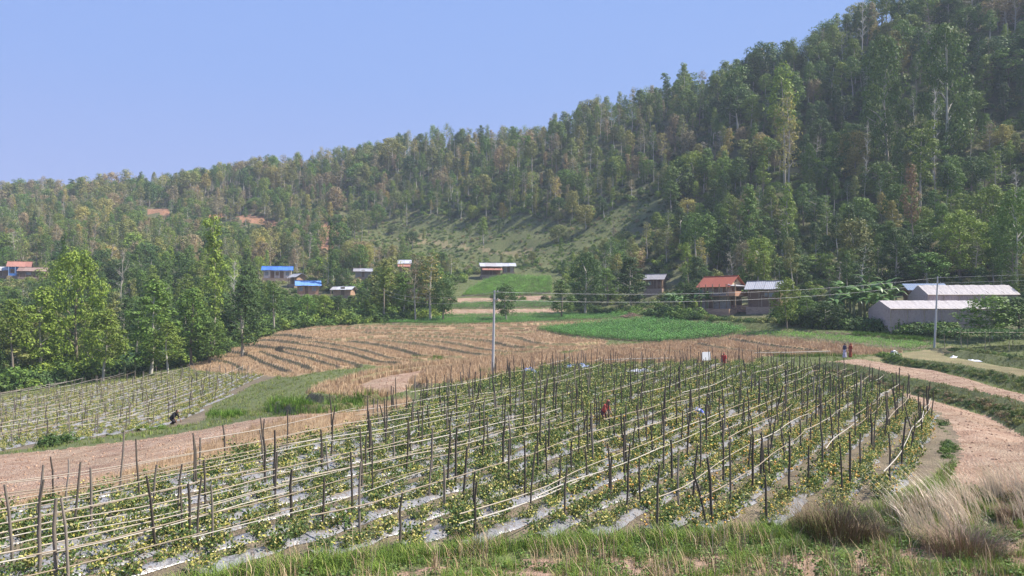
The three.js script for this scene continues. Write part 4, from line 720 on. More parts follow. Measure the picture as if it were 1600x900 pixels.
  for (const [line, n, sp, lo, hi, cs] of [   // hedges and scrub lines
    [[[1230, 507], [1300, 510], [1400, 518], [1480, 524]], 340, 1.3, 0.6, 1.15, ['dark', 'dark', 'green']], [[[1290, 502], [1370, 506]], 30, 1.5, 0.4, 0.7, ['dark', 'green']], [[[890, 484], [960, 489], [1050, 495], [1100, 498]], 70, 1.6, 0.45, 0.9, ['dark', 'green', 'green']],
    [[[1100, 500], [1170, 505], [1240, 508]], 55, 1.2, 0.4, 0.7, ['green', 'dark', 'olive']], [[[870, 478], [900, 482], [990, 487]], 40, 2, 0.4, 0.8, ['dark', 'green']],
    [[[1266, 571], [1330, 580], [1400, 599], [1500, 622], [1560, 638], [1597, 655]], 260, 0.35, 0.1, 0.22, ['dark', 'tan', 'dark', 'rust', 'olive']], [[[1384, 560], [1430, 569], [1500, 579], [1620, 606]], 230, 0.4, 0.1, 0.24, ['dark', 'green', 'olive', 'dark']],
    [[[1490, 548], [1550, 558], [1620, 570]], 120, 0.6, 0.15, 0.36, ['dark', 'green', 'olive']], [[[1215, 500], [1260, 503], [1300, 506]], 60, 2.2, 0.8, 1.7, ['green', 'bright', 'dark', 'green']], [[[1020, 492], [1060, 496], [1110, 499]], 40, 1.4, 0.6, 1.2, ['green', 'dark']], [[[1395, 505], [1430, 508]], 24, 1.5, 0.7, 1.2, ['dark', 'green']], [[[1380, 557], [1400, 561]], 16, 0.5, 0.3, 0.45, ['green', 'green']], [[[-20, 612], [0, 610], [120, 598], [250, 578], [300, 566]], 170, 1.6, 0.7, 1.7, ['green', 'bright', 'green', 'dark']],
    [[[300, 566], [400, 530], [470, 513], [600, 504], [690, 494]], 150, 1.6, 0.5, 1.4, ['green', 'dark', 'green', 'bright']], [[[770, 466], [800, 468], [850, 468]], 18, 1, 0.35, 0.7, ['dark', 'green']], [[[75, 697], [110, 692]], 6, 0.4, 0.3, 0.5, ['dark']], [[[1465, 655], [1482, 690], [1478, 715]], 40, 0.25, 0.1, 0.2, ['dark', 'green']],
    [[[90, 690], [150, 685]], 8, 0.4, 0.15, 0.3, ['green']], [[[215, 672], [280, 668]], 14, 0.4, 0.15, 0.3, ['green', 'bright']],
  ]) { const p = smoothLine(line); for (let k = 0; k < n; k++) { const t = R(0, p.length - 1.001), i = Math.floor(t), f = t - i; shrub(p[i][0] + (p[i + 1][0] - p[i][0]) * f + R(-sp, sp), p[i][1] + (p[i + 1][1] - p[i][1]) * f + R(-sp, sp), R(lo, hi), pick(cs)); } }
  BUSH.forEach((g, k) => instanced('undergrowth', g, LEAF, bushes[k], bushC[k], 'shrubs and undergrowth along field edges and under the trees'));
  // the trees that show largest stand singly, the rest as one wood per kind
  const wood = {}; for (const t of trees) { t.y = landH(t.x, t.z); const [u, v] = toPhoto(t.x, t.y + t.h * 0.6, t.z); t.u = u; t.size = (u > 0 && u < 1600 && v > -20 ? 1 : 0) * t.h / -t.z; }
  const singles = new Set([...trees.slice(0, MARKED.length), ...trees.slice(MARKED.length).sort((a, b) => b.size - a.size).slice(0, 300 - MARKED.length)]);
  const same = {};
  for (const t of [...singles].sort((a, b) => a.u - b.u)) {
    if (t.label) { plantTree(t, t.label); continue; }
    const d = -t.z, zone = t.u < 700 && d < 215 ? (t.u < 330 ? 'in the wood behind the distant tomato field' : 'in the wood above the straw terraces') : t.u < 700 ? 'on the hillside behind the blue roofed houses' : t.u < 1000 ? 'on the slope around the hillside clearing' : t.u < 1290 ? 'on the slope above the red tiled house' : t.y < 40 ? 'low on the steep slope behind the greenhouses' : 'high on the steep slope above the greenhouses';
    const what = `${t.kind === 'bare' ? 'leafless' : TINT_WORD[t.tint] + ' ' + KIND_WORD[t.kind]} tree ${zone}`; const nth = same[what] = (same[what] ?? -1) + 1; plantTree(t, `${what}, ${ordinal(nth)} from left`, what.replace(' tree ', ' trees '));
  }
  for (const t of trees) if (!singles.has(t)) ((wood[t.kind] ??= [])[t.k] ??= []).push(t);
  for (const [kind, l] of Object.entries(wood)) l.forEach((list, k) => {
    if (!list?.length) return; const g = SPECIES[kind][k];
    const M = list.map((t) => xf(t.x, t.y, t.z, t.r, t.h / g.h * t.w, t.h / g.h, R(-0.04, 0.04), R(-0.04, 0.04)));
    instanced('forest_trunks', g.trunk, BARK[k % 3], M, null, `trunks of the ${KIND_WORD[kind]} trees covering the hill`);
    if (g.crown) instanced('forest_crowns', g.crown, LEAF, M, list.map((t) => { const v = R(0.8, 1.2); return new THREE.Color(TINT[t.tint][0] * v * R(0.9, 1.12), TINT[t.tint][1] * v, TINT[t.tint][2] * v); }), `foliage of the ${KIND_WORD[kind]} trees covering the hill`);
  });
  console.log('trees', trees.length, 'bushes', bushes.map((b) => b.length).join());
}

// ---------------------------------------------------------------- houses, sheds, greenhouses
rng = mulberry(808);
const ROOF = { red: [0.42, 0.13, 0.07], rust: [0.4, 0.19, 0.14], brown: [0.3, 0.21, 0.17], blue: [0.07, 0.2, 0.62], paleblue: [0.16, 0.33, 0.7], tin: [0.36, 0.37, 0.4], white: [0.48, 0.5, 0.54], slate: [0.2, 0.26, 0.38] };
const roofM = (c) => new THREE.MeshStandardMaterial({ ...noiseMaps([c.map((v) => v * 0.72), c, c.map((v) => v * 1.1), c.map((v, i) => v * [0.95, 0.85, 0.8][i])], 11 + Math.round(c[0] * 90), 3.1, { size: 128 }), bumpScale: 0.01, roughness: 0.5, metalness: 0.05 });
const RM3 = {}; const RM = Object.fromEntries(Object.entries(ROOF).map(([k, c]) => [k, roofM(c)]));
for (const [k, m] of Object.entries(RM)) RM3[k] = [1, 0.84, 0.93, 1.0].map((v, i) => i ? Object.assign(m.clone(), { color: new THREE.Color(v, v * (i === 1 ? 0.94 : 1), v * (i === 1 ? 0.9 : 1)) }) : m);
const wallM = (c, s) => new THREE.MeshStandardMaterial({ ...noiseMaps([c.map((v) => v * 0.7), c, c.map((v) => v * 1.15), c.map((v) => v * 0.85)], s, 2.7, { size: 128 }), bumpScale: 0.02, roughness: 0.9 });
const WM = { blue: wallM([0.06, 0.2, 0.55], 5), mud: wallM([0.42, 0.27, 0.18], 6), cream: wallM([0.62, 0.47, 0.3], 7), grey: wallM([0.3, 0.27, 0.24], 8), wood: wallM([0.2, 0.13, 0.085], 9), stone: wallM([0.33, 0.24, 0.19], 10), white: wallM([0.6, 0.57, 0.54], 12) };
const WOODM = std(0.2, 0.14, 0.09, 0.85), DARKM = std(0.19, 0.12, 0.075, 0.75), GLASS = new THREE.MeshPhysicalMaterial({ color: new THREE.Color(0.25, 0.28, 0.3), roughness: 0.15 }), PALEWOOD = std(0.42, 0.34, 0.25, 0.8);
function corrugated(L, W) {   // one roof slope, ridges running down it
  const n = Math.round(L / 0.16), pos = [], uv = [], idx = [];
  for (const [y0, o] of [[0.02, 0], [-0.02, 1]]) for (const t of [0, 1]) for (let i = 0; i <= n; i++) { pos.push(-L / 2 + L * i / n, y0 + (i % 2 ? 0.018 : -0.018), t * W); uv.push(L * i / n, t * W); }
  const m = n + 1; for (let i = 0; i < n; i++) { idx.push(i, i + m, i + 1, i + 1, i + m, i + m + 1); const a = 2 * m + i; idx.push(a, a + 1, a + m, a + 1, a + m + 1, a + m); idx.push(m + i, 3 * m + i, m + i + 1, m + i + 1, 3 * m + i, 3 * m + i + 1, i, i + 1, 2 * m + i, i + 1, 2 * m + i + 1, 2 * m + i); }
  for (const k of [0, n]) idx.push(k, 2 * m + k, m + k, m + k, 2 * m + k, 3 * m + k);
  const g = new THREE.BufferGeometry(); g.setAttribute('position', new THREE.Float32BufferAttribute(pos, 3)); g.setAttribute('uv', new THREE.Float32BufferAttribute(uv, 2)); g.setIndex(idx); const f = g.toNonIndexed(); f.computeVertexNormals(); return f;
}
function prism(w, d, h, y) { const s = new THREE.Shape([new THREE.Vector2(-d / 2, 0), new THREE.Vector2(d / 2, 0), new THREE.Vector2(0, h)]); const g = new THREE.ExtrudeGeometry(s, { depth: w, bevelEnabled: false }); g.rotateY(-Math.PI / 2); g.translate(w / 2, y, 0); return g; }
function slopes(o, L, run, rise, y, z0, mat, sheets = 1, sides = [1, -1]) {
  const W = Math.hypot(run, rise); let shared;
  for (const s of sides) for (let k = 0; k < sheets; k++) { const l = L / sheets, g = (shared ??= corrugated(l + 0.04, W)), m = mesh('roof_sheet', g, pick(RM3[mat]), o); m.position.set(-L / 2 + l * (k + 0.5), y + (k % 2) * 0.03 + R(-0.008, 0.008), z0); m.rotation.set(Math.atan2(rise, run), s > 0 ? 0 : Math.PI, 0, 'YXZ'); }
}
function opening(o, kind, x, y, z, w, h, face = 'z', m = DARKM) {
  const f = face === 'z', g = new THREE.Group(); const p = mesh(kind, box(f ? w : 0.06, h, f ? 0.06 : w), m, o); p.position.set(x, y, z);
  const t = 0.07; mesh('frame', merge([box(f ? w + 2 * t : 0.09, t, f ? 0.09 : w + 2 * t, 0, h / 2 + t / 2), box(f ? t : 0.09, h, f ? 0.09 : t, f ? -w / 2 - t / 2 : 0, 0, f ? 0 : -w / 2 - t / 2), box(f ? t : 0.09, h, f ? 0.09 : t, f ? w / 2 + t / 2 : 0, 0, f ? 0 : w / 2 + t / 2)]), PALEWOOD, p);
}
function hut(k, name, label, { w, d, h, turn = 0, wall, roof, rise = 1.1, over = 0.6, posts = 0, porch = 0, wins = [], doors = [], sheets = Math.round(w / 1.3), plinth = 0.5, storeys = 1, gap = 0, dx = 0 }) {
  const H = at(k), o = thing(name, label, 'house', [H.x + dx, H.y, H.z], turn);
  mesh('plinth', box(w + 0.5, plinth + 1.2, d + 0.5 + porch, 0, plinth / 2 - 0.6, porch / 2), WM.stone, o);
  mesh('wall', box(w, h - gap, d, 0, plinth + (h - gap) / 2, 0), WM[wall], o);
  const y = plinth + h, run = d / 2 + over, rr = rise * run / (d / 2);
  slopes(o, w + 2 * over, run, rr, y + rise + 0.05, 0, roof, sheets); mesh('ridge_cap', box(w + 2 * over, 0.06, 0.35, 0, y + rise + 0.1, 0), RM[roof], o);
  for (const s of [-1, 1]) { const g = prism(0.16, d, rise, y - gap); const m = mesh('gable', g, WM[wall], o); m.position.x = s * (w / 2 - 0.1); }
  for (let i = 0; i < posts; i++) { const px = -w / 2 + 0.1 + (w - 0.2) * i / (posts - 1), pz = d / 2 + (porch || over) - 0.12; mesh('post', box(0.13, h - rr * 0.2 + plinth * 0.5, 0.13, px, (plinth + h - rr * 0.2) / 2 + plinth * 0.2, pz), wall === 'blue' ? std(0.35, 0.5, 0.75) : WOODM, o); }
  for (const [x, yy, ww, hh] of wins) opening(o, 'window', x, plinth + yy, d / 2 + 0.01, ww, hh, 'z', rng() < 0.5 ? GLASS : DARKM);
  for (const [x, ww] of doors) opening(o, 'door', x, plinth + 1.0, d / 2 + 0.01, ww, 2.0, 'z', DARKM);
  return o;
}
hut('blue_red', 'farm_house', 'blue walled house under a rusty red tin roof', { w: 5.0, d: 4.2, h: 2.9, wall: 'blue', roof: 'rust', rise: 1.3, posts: 4, porch: 1.0, doors: [[0, 0.9]], wins: [[-1.6, 1.3, 0.9, 1.1], [1.6, 1.3, 0.9, 1.1]], turn: 0.45 });
hut('brown_shed', 'farm_shed', 'long shed with sagging brown roof beside the blue walled house', { w: 6.6, d: 3.6, h: 1.9, wall: 'wood', roof: 'brown', rise: 0.9, posts: 5, porch: 0.5, wins: [[-1, 1.0, 1.2, 0.8]], doors: [[1.4, 1.3]], turn: 0.3 });
hut('white_shed', 'farm_shed', 'low shed with pale tin roof cut off by the photo edge', { w: 4.6, d: 3.5, h: 1.8, wall: 'mud', roof: 'white', rise: 0.9, doors: [[0.5, 0.9]], turn: 0.4 });
hut('blue_long', 'farm_house', 'long house with blue tin roof and blue painted veranda', { w: 7.6, d: 4.2, h: 2.5, wall: 'white', roof: 'blue', rise: 1.0, posts: 5, porch: 1.2, doors: [[-1.3, 0.9], [1.2, 0.9]], wins: [[-2.9, 1.3, 0.9, 1.0], [0, 1.3, 0.8, 1.0], [2.8, 1.3, 0.9, 1.0]], turn: 0.25 });
hut('small_hut', 'farm_hut', 'tiny grey roofed hut between the two blue roofs', { w: 3.0, d: 2.8, h: 2.1, wall: 'mud', roof: 'tin', rise: 0.8, posts: 3, porch: 0.6, doors: [[0, 0.8]], turn: -0.7 });
hut('blue_house', 'farm_house', 'brown timber house with bright blue roof and veranda', { w: 5.2, d: 3.6, h: 2.4, wall: 'mud', roof: 'paleblue', rise: 1.0, posts: 5, porch: 1.0, doors: [[-0.4, 0.8]], wins: [[-1.7, 1.3, 0.8, 0.9], [1.4, 1.3, 0.8, 0.9]], turn: 0.3 });
hut('grey_shed', 'farm_shed', 'low brick shed with pale grey tin roof among the trees', { w: 4.6, d: 2.8, h: 1.6, wall: 'mud', roof: 'white', rise: 0.6, doors: [[0.3, 1.0]], turn: -0.2 });
hut('hidden_roof', 'farm_shed', 'pale roofed shed mostly hidden by the trees', { w: 4.4, d: 3, h: 1.8, wall: 'grey', roof: 'tin', rise: 0.7, doors: [[0, 0.8]], turn: 0.15 });
{
  const o = hut('white_red', 'farm_house', 'small house with white upper roof above a rusty lower roof', { w: 3.2, d: 2.6, h: 2.4, wall: 'mud', roof: 'white', rise: 0.9, over: 0.5, doors: [[0, 0.8]], turn: 0.1 });
  const m = mesh('lower_roof', corrugated(3.9, 1.9), RM.rust, o); m.position.set(0, 2.55, 1.4); m.rotation.x = 0.5;
}
{
  const o = hut('sheds_a', 'farm_house', 'house with white tin roof and rusty red veranda roof above the maize', { w: 5.0, d: 3.2, h: 2.6, wall: 'wood', roof: 'white', rise: 0.8, posts: 4, porch: 1.4, doors: [[0, 0.9]], wins: [[-1.5, 1.2, 0.8, 0.8]], turn: 0.15 });
  const m = mesh('veranda_roof', corrugated(5.6, 2.3), RM.rust, o); m.position.set(0.2, 2.5, 1.6); m.rotation.x = 0.32;
}
hut('sheds_b', 'farm_hut', 'small tin roofed hut beside the rusty veranda roof', { w: 3.0, d: 2.6, h: 2.0, wall: 'grey', roof: 'white', rise: 0.7, doors: [[0, 0.8]], posts: 3, porch: 0.4, turn: 0.1 });
hut('hut', 'farm_hut', 'wooden hut with two tiered grey tin roof at the foot of the hill', { w: 3.6, d: 3.0, h: 2.3, wall: 'wood', roof: 'tin', rise: 0.9, posts: 3, porch: 0.9, doors: [[0.2, 0.8]], wins: [[-1, 1.2, 0.6, 0.7]], turn: -0.45 });
{ // two storey house with red tiled roof, lit cream gable, balcony
  const H = at('red_house'), o = thing('farm_house', 'two storey house with red tiled roof, cream gable and balcony', 'house', [H.x - 0.6, H.y, H.z], -0.82);
  const w = 5.6, d = 4.2, h1 = 2.2, h2 = 2.1, rise = 1.5;
  mesh('plinth', box(w + 1.4, 1.6, d + 2.2, 0.2, -0.5, 0.5), WM.mud, o);
  mesh('wall', box(w, h1, d, 0, 0.3 + h1 / 2, 0), WM.grey, o); const up = mesh('upper_wall', box(w - 0.02, h2 - 0.14, d - 0.02, 0, 0.3 + h1 + 0.14 + h2 / 2 - 0.07, 0), WM.grey, o);
  mesh('floor_slab', box(w + 0.5, 0.13, d + 1.2, 0.25, 0.3 + h1 + 0.065, 0.55), WM.mud, o);
  const ty = 0.3 + h1 + h2, L = w + 1.4, run = d / 2 + 0.7, rr = rise * run / (d / 2), W = Math.hypot(run, rr), rows = 12, cols = 1;
  for (const s of [1, -1]) for (let r = 0; r < rows; r++) { const m = mesh('tile_course', box(L - 0.02 * (r % 2), 0.05, W / rows + 0.07, 0, 0, W / rows * (r + 0.5), 0, 0, -0.06), RM.red, o); m.position.set(-0.1, ty + rise + 0.08, 0); m.rotation.set(Math.atan2(rr, run), s > 0 ? 0 : Math.PI, 0, 'YXZ'); }
  mesh('ridge_cap', box(L, 0.1, 0.3, -0.1, ty + rise + 0.12, 0), RM.red, o);
  for (const s of [1, -1]) { const g = mesh('gable', prism(0.18, d, rise, ty), WM.cream, o); g.position.x = s * (w / 2 - 0.08); const v = mesh('gable_vent', box(0.08, 0.4, 0.35, s * (w / 2 + 0.03), ty + rise * 0.45, 0), DARKM, g); v.position.x = -s * (w / 2 - 0.08); }
  const pent = mesh('pent_roof', corrugated(d + 1.0, 0.9), RM.tin, o); pent.position.set(w / 2, ty + 0.02, 0); pent.rotation.set(0.35, Math.PI / 2, 0, 'YXZ');
  for (let i = 0; i < 5; i++) mesh('post', box(0.13, h2, 0.13, -w / 2 + 0.1 + w * i / 4.05, 0.3 + h1 + h2 / 2 + 0.06, d / 2 + 1.0), WOODM, o);
  for (let i = 0; i < 5; i++) mesh('post', box(0.15, h1 - 0.05, 0.15, -w / 2 + 0.1 + w * i / 4.05, 0.3 + h1 / 2, d / 2 + 1.0), WOODM, o);
  for (const x of [-1.9, 0.2, 1.9]) opening(o, 'window', x, 0.3 + h1 + 1.15, d / 2 + 0.01, 0.8, 0.9); opening(o, 'window', w / 2 + 0.01, 0.3 + h1 + 1.1, -0.6, 0.8, 0.9, 'x'); opening(o, 'window', w / 2 + 0.01, 0.3 + h1 + 1.1, 1.0, 0.7, 0.9, 'x');
  opening(o, 'door', -0.9, 0.3 + 1, d / 2 + 0.01, 0.9, 1.9); opening(o, 'door', w / 2 + 0.01, 1.3, 1.2, 0.9, 1.9, 'x');
  const bal = mesh('balcony', box(1.3, 0.12, d + 1.1, w / 2 + 1.16, 0.3 + h1 + 0.06, 0.5), WM.mud, o); mesh('parapet', merge([box(0.08, 0.75, d + 1.1, w / 2 + 1.75, 0.3 + h1 + 0.5, 0.5), box(1.2, 0.75, 0.08, w / 2 + 1.12, 0.3 + h1 + 0.5, d / 2 + 1.0)]), std(0.5, 0.27, 0.17, 0.9), bal);
  for (const z of [-1.4, d / 2 + 0.9]) mesh('post', box(0.15, h1 + h2, 0.15, w / 2 + 1.7, 0.3 + (h1 + h2) / 2, z), WOODM, o);
}
{ // tin roofed annexe
  const o = hut('tin_house', 'farm_house', 'open fronted barn with weathered tin roof beside the red tiled house', { w: 5.2, d: 3.8, h: 3.4, wall: 'wood', roof: 'tin', rise: 1.1, over: 0.7, posts: 4, porch: 1.1, gap: 0.5, wins: [[-1.6, 2.1, 1.4, 0.7], [0.9, 2.1, 1.6, 0.7]], doors: [[0.2, 1.2]], turn: -0.5, sheets: 4, dx: 0.9 });
  const p = on(1170, 487); const wall = thing('stone_wall', 'reddish dry stone wall below the tin roofed barn', 'wall', [p.x, p.y, p.z], -0.35);
  const sm_ = [std(0.33, 0.19, 0.14, 0.95), std(0.27, 0.17, 0.13, 0.95), std(0.38, 0.25, 0.18, 0.95)];
  for (let r = 0; r < 4; r++) for (let i = 0; i < 14; i++) { const w = R(0.42, 0.56); mesh('stone', box(w, R(0.24, 0.29), 0.5 + R(-0.08, 0.08), -3.5 + i * 0.52 + (r % 2) * 0.2, 0.1 + r * 0.3, R(-0.05, 0.05)), pick(sm_), wall); }
}
const NETW = new THREE.MeshPhysicalMaterial({ ...noiseMaps([[0.36, 0.27, 0.245], [0.45, 0.355, 0.33], [0.5, 0.405, 0.38], [0.42, 0.33, 0.305]], 71, 4, { size: 256 }), bumpScale: 0.05, roughness: 0.9, transmission: 0.2, thickness: 0, side: THREE.DoubleSide });
const NETR = new THREE.MeshPhysicalMaterial({ ...noiseMaps([[0.33, 0.3, 0.305], [0.4, 0.365, 0.37], [0.44, 0.405, 0.41], [0.36, 0.32, 0.32]], 72, 4, { size: 256 }), bumpScale: 0.04, roughness: 0.8, transmission: 0.15, thickness: 0, side: THREE.DoubleSide });
function greenhouse(px, py, label, L, depth, h, rise, turn) {
  const p = on(px, py), o = thing('net_greenhouse', label, 'greenhouse', [p.x, p.y + 0.05, p.z], turn, 'net greenhouses'), n = 6;
  const sheet = (w, hh, rows, sag) => { const g = new THREE.PlaneGeometry(w, hh, 10, rows), a = g.attributes.position; for (let i = 0; i < a.count; i++) a.setZ(i, a.getZ(i) + sag * n2(a.getX(i) * 1.3 + w, a.getY(i) * 1.1)); g.computeVertexNormals(); return g; };
  for (const s of [1, -1]) for (let i = 0; i < n; i++) { const m = mesh('wall_net', sheet(L / n, h + 0.5, 6, 0.09), NETW, o); m.position.set(-L / 2 + L / n * (i + 0.5), h / 2 - 0.25, s * depth / 2); }
  for (const s of [1, -1]) { const m = mesh('end_net', sheet(depth, h + 0.5, 6, 0.08), NETW, o); m.position.set(s * L / 2, h / 2 - 0.25, 0); m.rotation.y = Math.PI / 2; const t = new THREE.Shape([new THREE.Vector2(-depth / 2, 0), new THREE.Vector2(depth / 2, 0), new THREE.Vector2(0, rise)]); const e = mesh('gable_net', new THREE.ShapeGeometry(t), NETW, o); e.position.set(s * L / 2, h, 0); e.rotation.y = Math.PI / 2; }
  const W = Math.hypot(depth / 2 + 0.15, rise);
  for (const s of [1, -1]) for (let i = 0; i < n; i++) { const g = sheet(L / n + 0.02, W, 4, 0.05); g.rotateX(-Math.PI / 2); g.translate(0, 0, W / 2); const m = mesh('roof_net', g, NETR, o); m.position.set(-L / 2 + L / n * (i + 0.5), h + rise + 0.03, 0); m.rotation.set(Math.atan2(rise, depth / 2), s > 0 ? 0 : Math.PI, 0, 'YXZ'); }
  for (let i = 0; i <= n; i++) for (const s of [1, -1]) mesh('post', tube([V(-L / 2 + L * i / n, -0.8, s * (depth / 2 + 0.12)), V(-L / 2 + L * i / n, h + 0.02, s * (depth / 2 + 0.12))], [0.05, 0.05], 6), PALEWOOD, o);
  mesh('eave_pole', tube([V(-L / 2, h - 0.03, depth / 2 + 0.1), V(L / 2, h - 0.03, depth / 2 + 0.1)], [0.05, 0.05], 6), PALEWOOD, o);
}
greenhouse(1450, 512, 'front net greenhouse with white roof and pinkish net walls', 13.8, 7.5, 2.7, 1.15, -0.06);
greenhouse(1505, 492, 'rear net greenhouse with white roof behind the front one', 13.5, 6.5, 3.0, 1.5, -0.06);
{
  const H = at('blue_roof'), o = thing('open_shed', 'open shed with slate blue tin roof behind the banana grove', 'shed', [H.x, H.y, H.z], -0.25);
  const m = mesh('roof_slope', corrugated(6.4, 4.2), RM.slate, o); m.position.set(0, 3.7, -2); m.rotation.x = 0.28; for (const x of [-2.9, 0, 2.9]) for (const z of [-1.8, 1.8]) mesh('post', box(0.14, z < 0 ? 3.6 : 2.7, 0.14, x, z < 0 ? 1.8 : 1.3, z), WOODM, o); mesh('back_wall', box(6, 2.8, 0.14, 0, 1.4, -2.0), WM.wood, o);
}
// ---------------------------------------------------------------- utility poles and wires
{
  const PM = std(0.46, 0.47, 0.48, 0.55), p1 = on(770, 585), p2 = on(1459, 543), hs = [7.5, 8.9], tops = [];
  [[p1, 'thin grey utility pole between wheat and staked tomato field', 0.02], [p2, 'grey utility pole beside the net greenhouses', 0.06]].forEach(([p, label, lean], i) => {
    const o = thing('utility_pole', label, 'pole', [p.x, p.y, p.z]); o.rotation.z = -lean;
    const h = hs[i]; mesh('pole', tube([V(0, -0.4, 0), V(0, h * 0.5, 0), V(0, h, 0)], [0.13, 0.11, 0.075], 10), PM, o);
    for (const y of [h - 0.15, h - 0.85]) { const b = mesh('bracket', merge([box(0.5, 0.07, 0.07, 0.12, y, 0.1)]), std(0.3, 0.3, 0.31, 0.5), o); mesh('insulator', tube([V(0.3, y + 0.02, 0.1), V(0.3, y + 0.16, 0.1)], [0.05, 0.035], 8), std(0.6, 0.58, 0.55, 0.3), b); }
    o.updateMatrixWorld(true); tops.push([0.15, 0.85].map((q) => V(0.05, h - q, 0.1).applyMatrix4(o.matrixWorld)));
  });
  const W = std(0.42, 0.42, 0.43, 0.5), sagW = (a, b, sag, label) => { const P = []; for (let i = 0; i <= 24; i++) { const t = i / 24; P.push(a.clone().lerp(b, t).add(V(0, -4 * sag * t * (1 - t), 0))); } tag(mesh('power_line', tube(P, P.map(() => 0.015), 5), W), label, 'cable', 'cables between the utility poles'); };
  sagW(tops[0][0], tops[1][0], 0.9, 'upper power cable sagging between the two utility poles'); sagW(tops[0][1], tops[1][1], 1.0, 'lower power cable sagging between the two utility poles');
  const base = on(600, 502), wp = thing('utility_pole', 'wooden utility pole at the edge of the wood behind the terraces', 'pole', [base.x, base.y, base.z]); mesh('pole', tube([V(0, -0.4, 0), V(0.04, 3, 0), V(0, 6.3, 0)], [0.11, 0.095, 0.07], 8), PALEWOOD, wp); mesh('crossarm', box(0.7, 0.08, 0.08, 0, 6.0, 0.1), WOODM, wp);
  const far = base.clone().add(V(0, 6.05, 0.1)); sagW(tops[0][0], far, 1.0, 'upper power cable running from the thin pole towards the wood'); sagW(tops[0][1], far.clone().add(V(0, -0.7, 0)), 1.0, 'lower power cable running from the thin pole towards the wood');
  const off = V(150, 20, -85); sagW(tops[1][0], off, 2.0, 'upper power cable leaving the pole past the trellis'); sagW(tops[1][1], off.clone().add(V(0, -0.7, 0)), 2.0, 'lower power cable leaving the pole past the trellis');
}
// ---------------------------------------------------------------- banana plants
{
  rng = mulberry(909);
  const BM = Object.assign(leafMat(0.35, 0.3), { color: new THREE.Color().setRGB(0.11, 0.2, 0.06) }), BS = std(0.17, 0.19, 0.08, 0.7), leafG = [0, 1, 2].map(() => { const s = soup(), n = 9, L = R(1.9, 2.5), up = R(0.5, 0.9), w = R(0.24, 0.32); for (let i = 0; i <= n; i++) { const t = i / n, x = L * (t - 0.18 * t * t), y = L * up * (t - 1.15 * t * t), ww = w * Math.sin(Math.PI * Math.pow(t, 0.7)) * R(0.8, 1.1) + 0.02, v = R(0.85, 1.2); s.p.push(x, y - ww * 0.35, -ww, x, y, 0, x, y - ww * 0.35, ww); for (let k = 0; k < 3; k++) s.c.push(v * (k === 1 ? 1.25 : 1), v * (k === 1 ? 1.2 : 1), v); } for (let i = 0; i < n; i++) for (const k of [0, 1]) { const o = i * 3 + k; s.i.push(o, o + 1, o + 4, o, o + 4, o + 3); } return soupGeo(s); });
  const stem = tube([V(0, -0.3, 0), V(0.05, 1.1, 0), V(0, 2.3, 0.05)], [0.17, 0.13, 0.09], 8);
  let proto; const where = [['beside the red tiled house', [[1045, 489], [1060, 486], [1076, 490], [1092, 488], [1068, 494], [1105, 492], [1052, 494]]], ['in the grove beside the net greenhouse', [[1306, 508], [1320, 503], [1334, 508], [1350, 504], [1362, 509], [1378, 506], [1342, 498], [1364, 497], [1392, 502], [1328, 494], [1385, 492], [1316, 494], [1356, 486], [1400, 488], [1346, 506], [1372, 507]]], ['at the edge of the distant tomato field', [[212, 588], [196, 590]]]];
  for (const [w, l] of where) { let nb = 0; for (const [px, py] of l.sort((a, b) => a[0] - b[0])) {
    const p = on(px, py); let o;
    if (!proto) { o = proto = thing('banana_plant', '', 'plant', [0, 0, 0]); mesh('pseudostem', stem, BS, o); for (let k = 0; k < 9; k++) { const m = mesh('leaf', leafG[k % 3], BM, o); m.position.set(0, 2.2 + 0.05 * k, 0); m.rotation.set(0, k * 2.4, R(-0.1, 0.75), 'YZX'); m.scale.setScalar(R(0.75, 1.1)); } } else o = copyOf(proto);
    o.position.copy(p); o.rotation.y = R(0, 6.28); o.scale.setScalar(w.includes('grove') ? R(1.2, 1.75) : R(0.85, 1.25)); tag(o, `banana plant with arching leaves ${w}, ${ordinal(nb++)} from left`, 'plant', `banana plants ${w}`);
  } }
}
// ---------------------------------------------------------------- vine trellis
{
  const a = on(1560, 545), o = thing('vine_trellis', 'bamboo trellis roofed with bright green vines beside the greenhouse', 'trellis', [a.x, a.y, a.z], -0.12), L = 10.5, D = 4.5, h = 2.0;
  for (let i = 0; i < 5; i++) for (const z of [-D / 2, D / 2]) mesh('post', tube([V(-L / 2 + L * i / 4, -0.5, z), V(-L / 2 + L * i / 4 + R(-0.1, 0.1), h + R(0, 0.9), z)], [0.045, 0.035], 6), PALEWOOD, o);
  for (const z of [-D / 2, 0, D / 2]) mesh('beam', tube([V(-L / 2 - 0.5, h, z), V(L / 2 + 0.5, h + 0.05, z)], [0.04, 0.035], 6), PALEWOOD, o);
  const s = soup(); for (let i = 0; i < 5200; i++) { const x = R(-L / 2 - 0.5, L / 2 + 0.5), z = R(-D / 2 - 0.4, D / 2 + 0.4), g = n2(x / 1.3, z / 1.3 + 4), dir = rdir(-0.2), nrm = rdir(1.4); nrm.addScaledVector(dir, -nrm.dot(dir)).normalize(); if (g < -0.6) continue; const v = R(0.75, 1.25); addLeaf(s, V(x, h + 0.1 + 0.22 * g + R(-0.12, 0.12) - (Math.abs(z) > D / 2 ? R(0, 0.8) : 0), z), 0.24 * R(0.7, 1.3), 0.19, dir, nrm, pick([[0.12, 0.21, 0.06], [0.15, 0.25, 0.08], [0.095, 0.17, 0.045]]).map((e) => e * v)); }
  mesh('vine_leaves', soupGeo(s), LEAF, o);
}
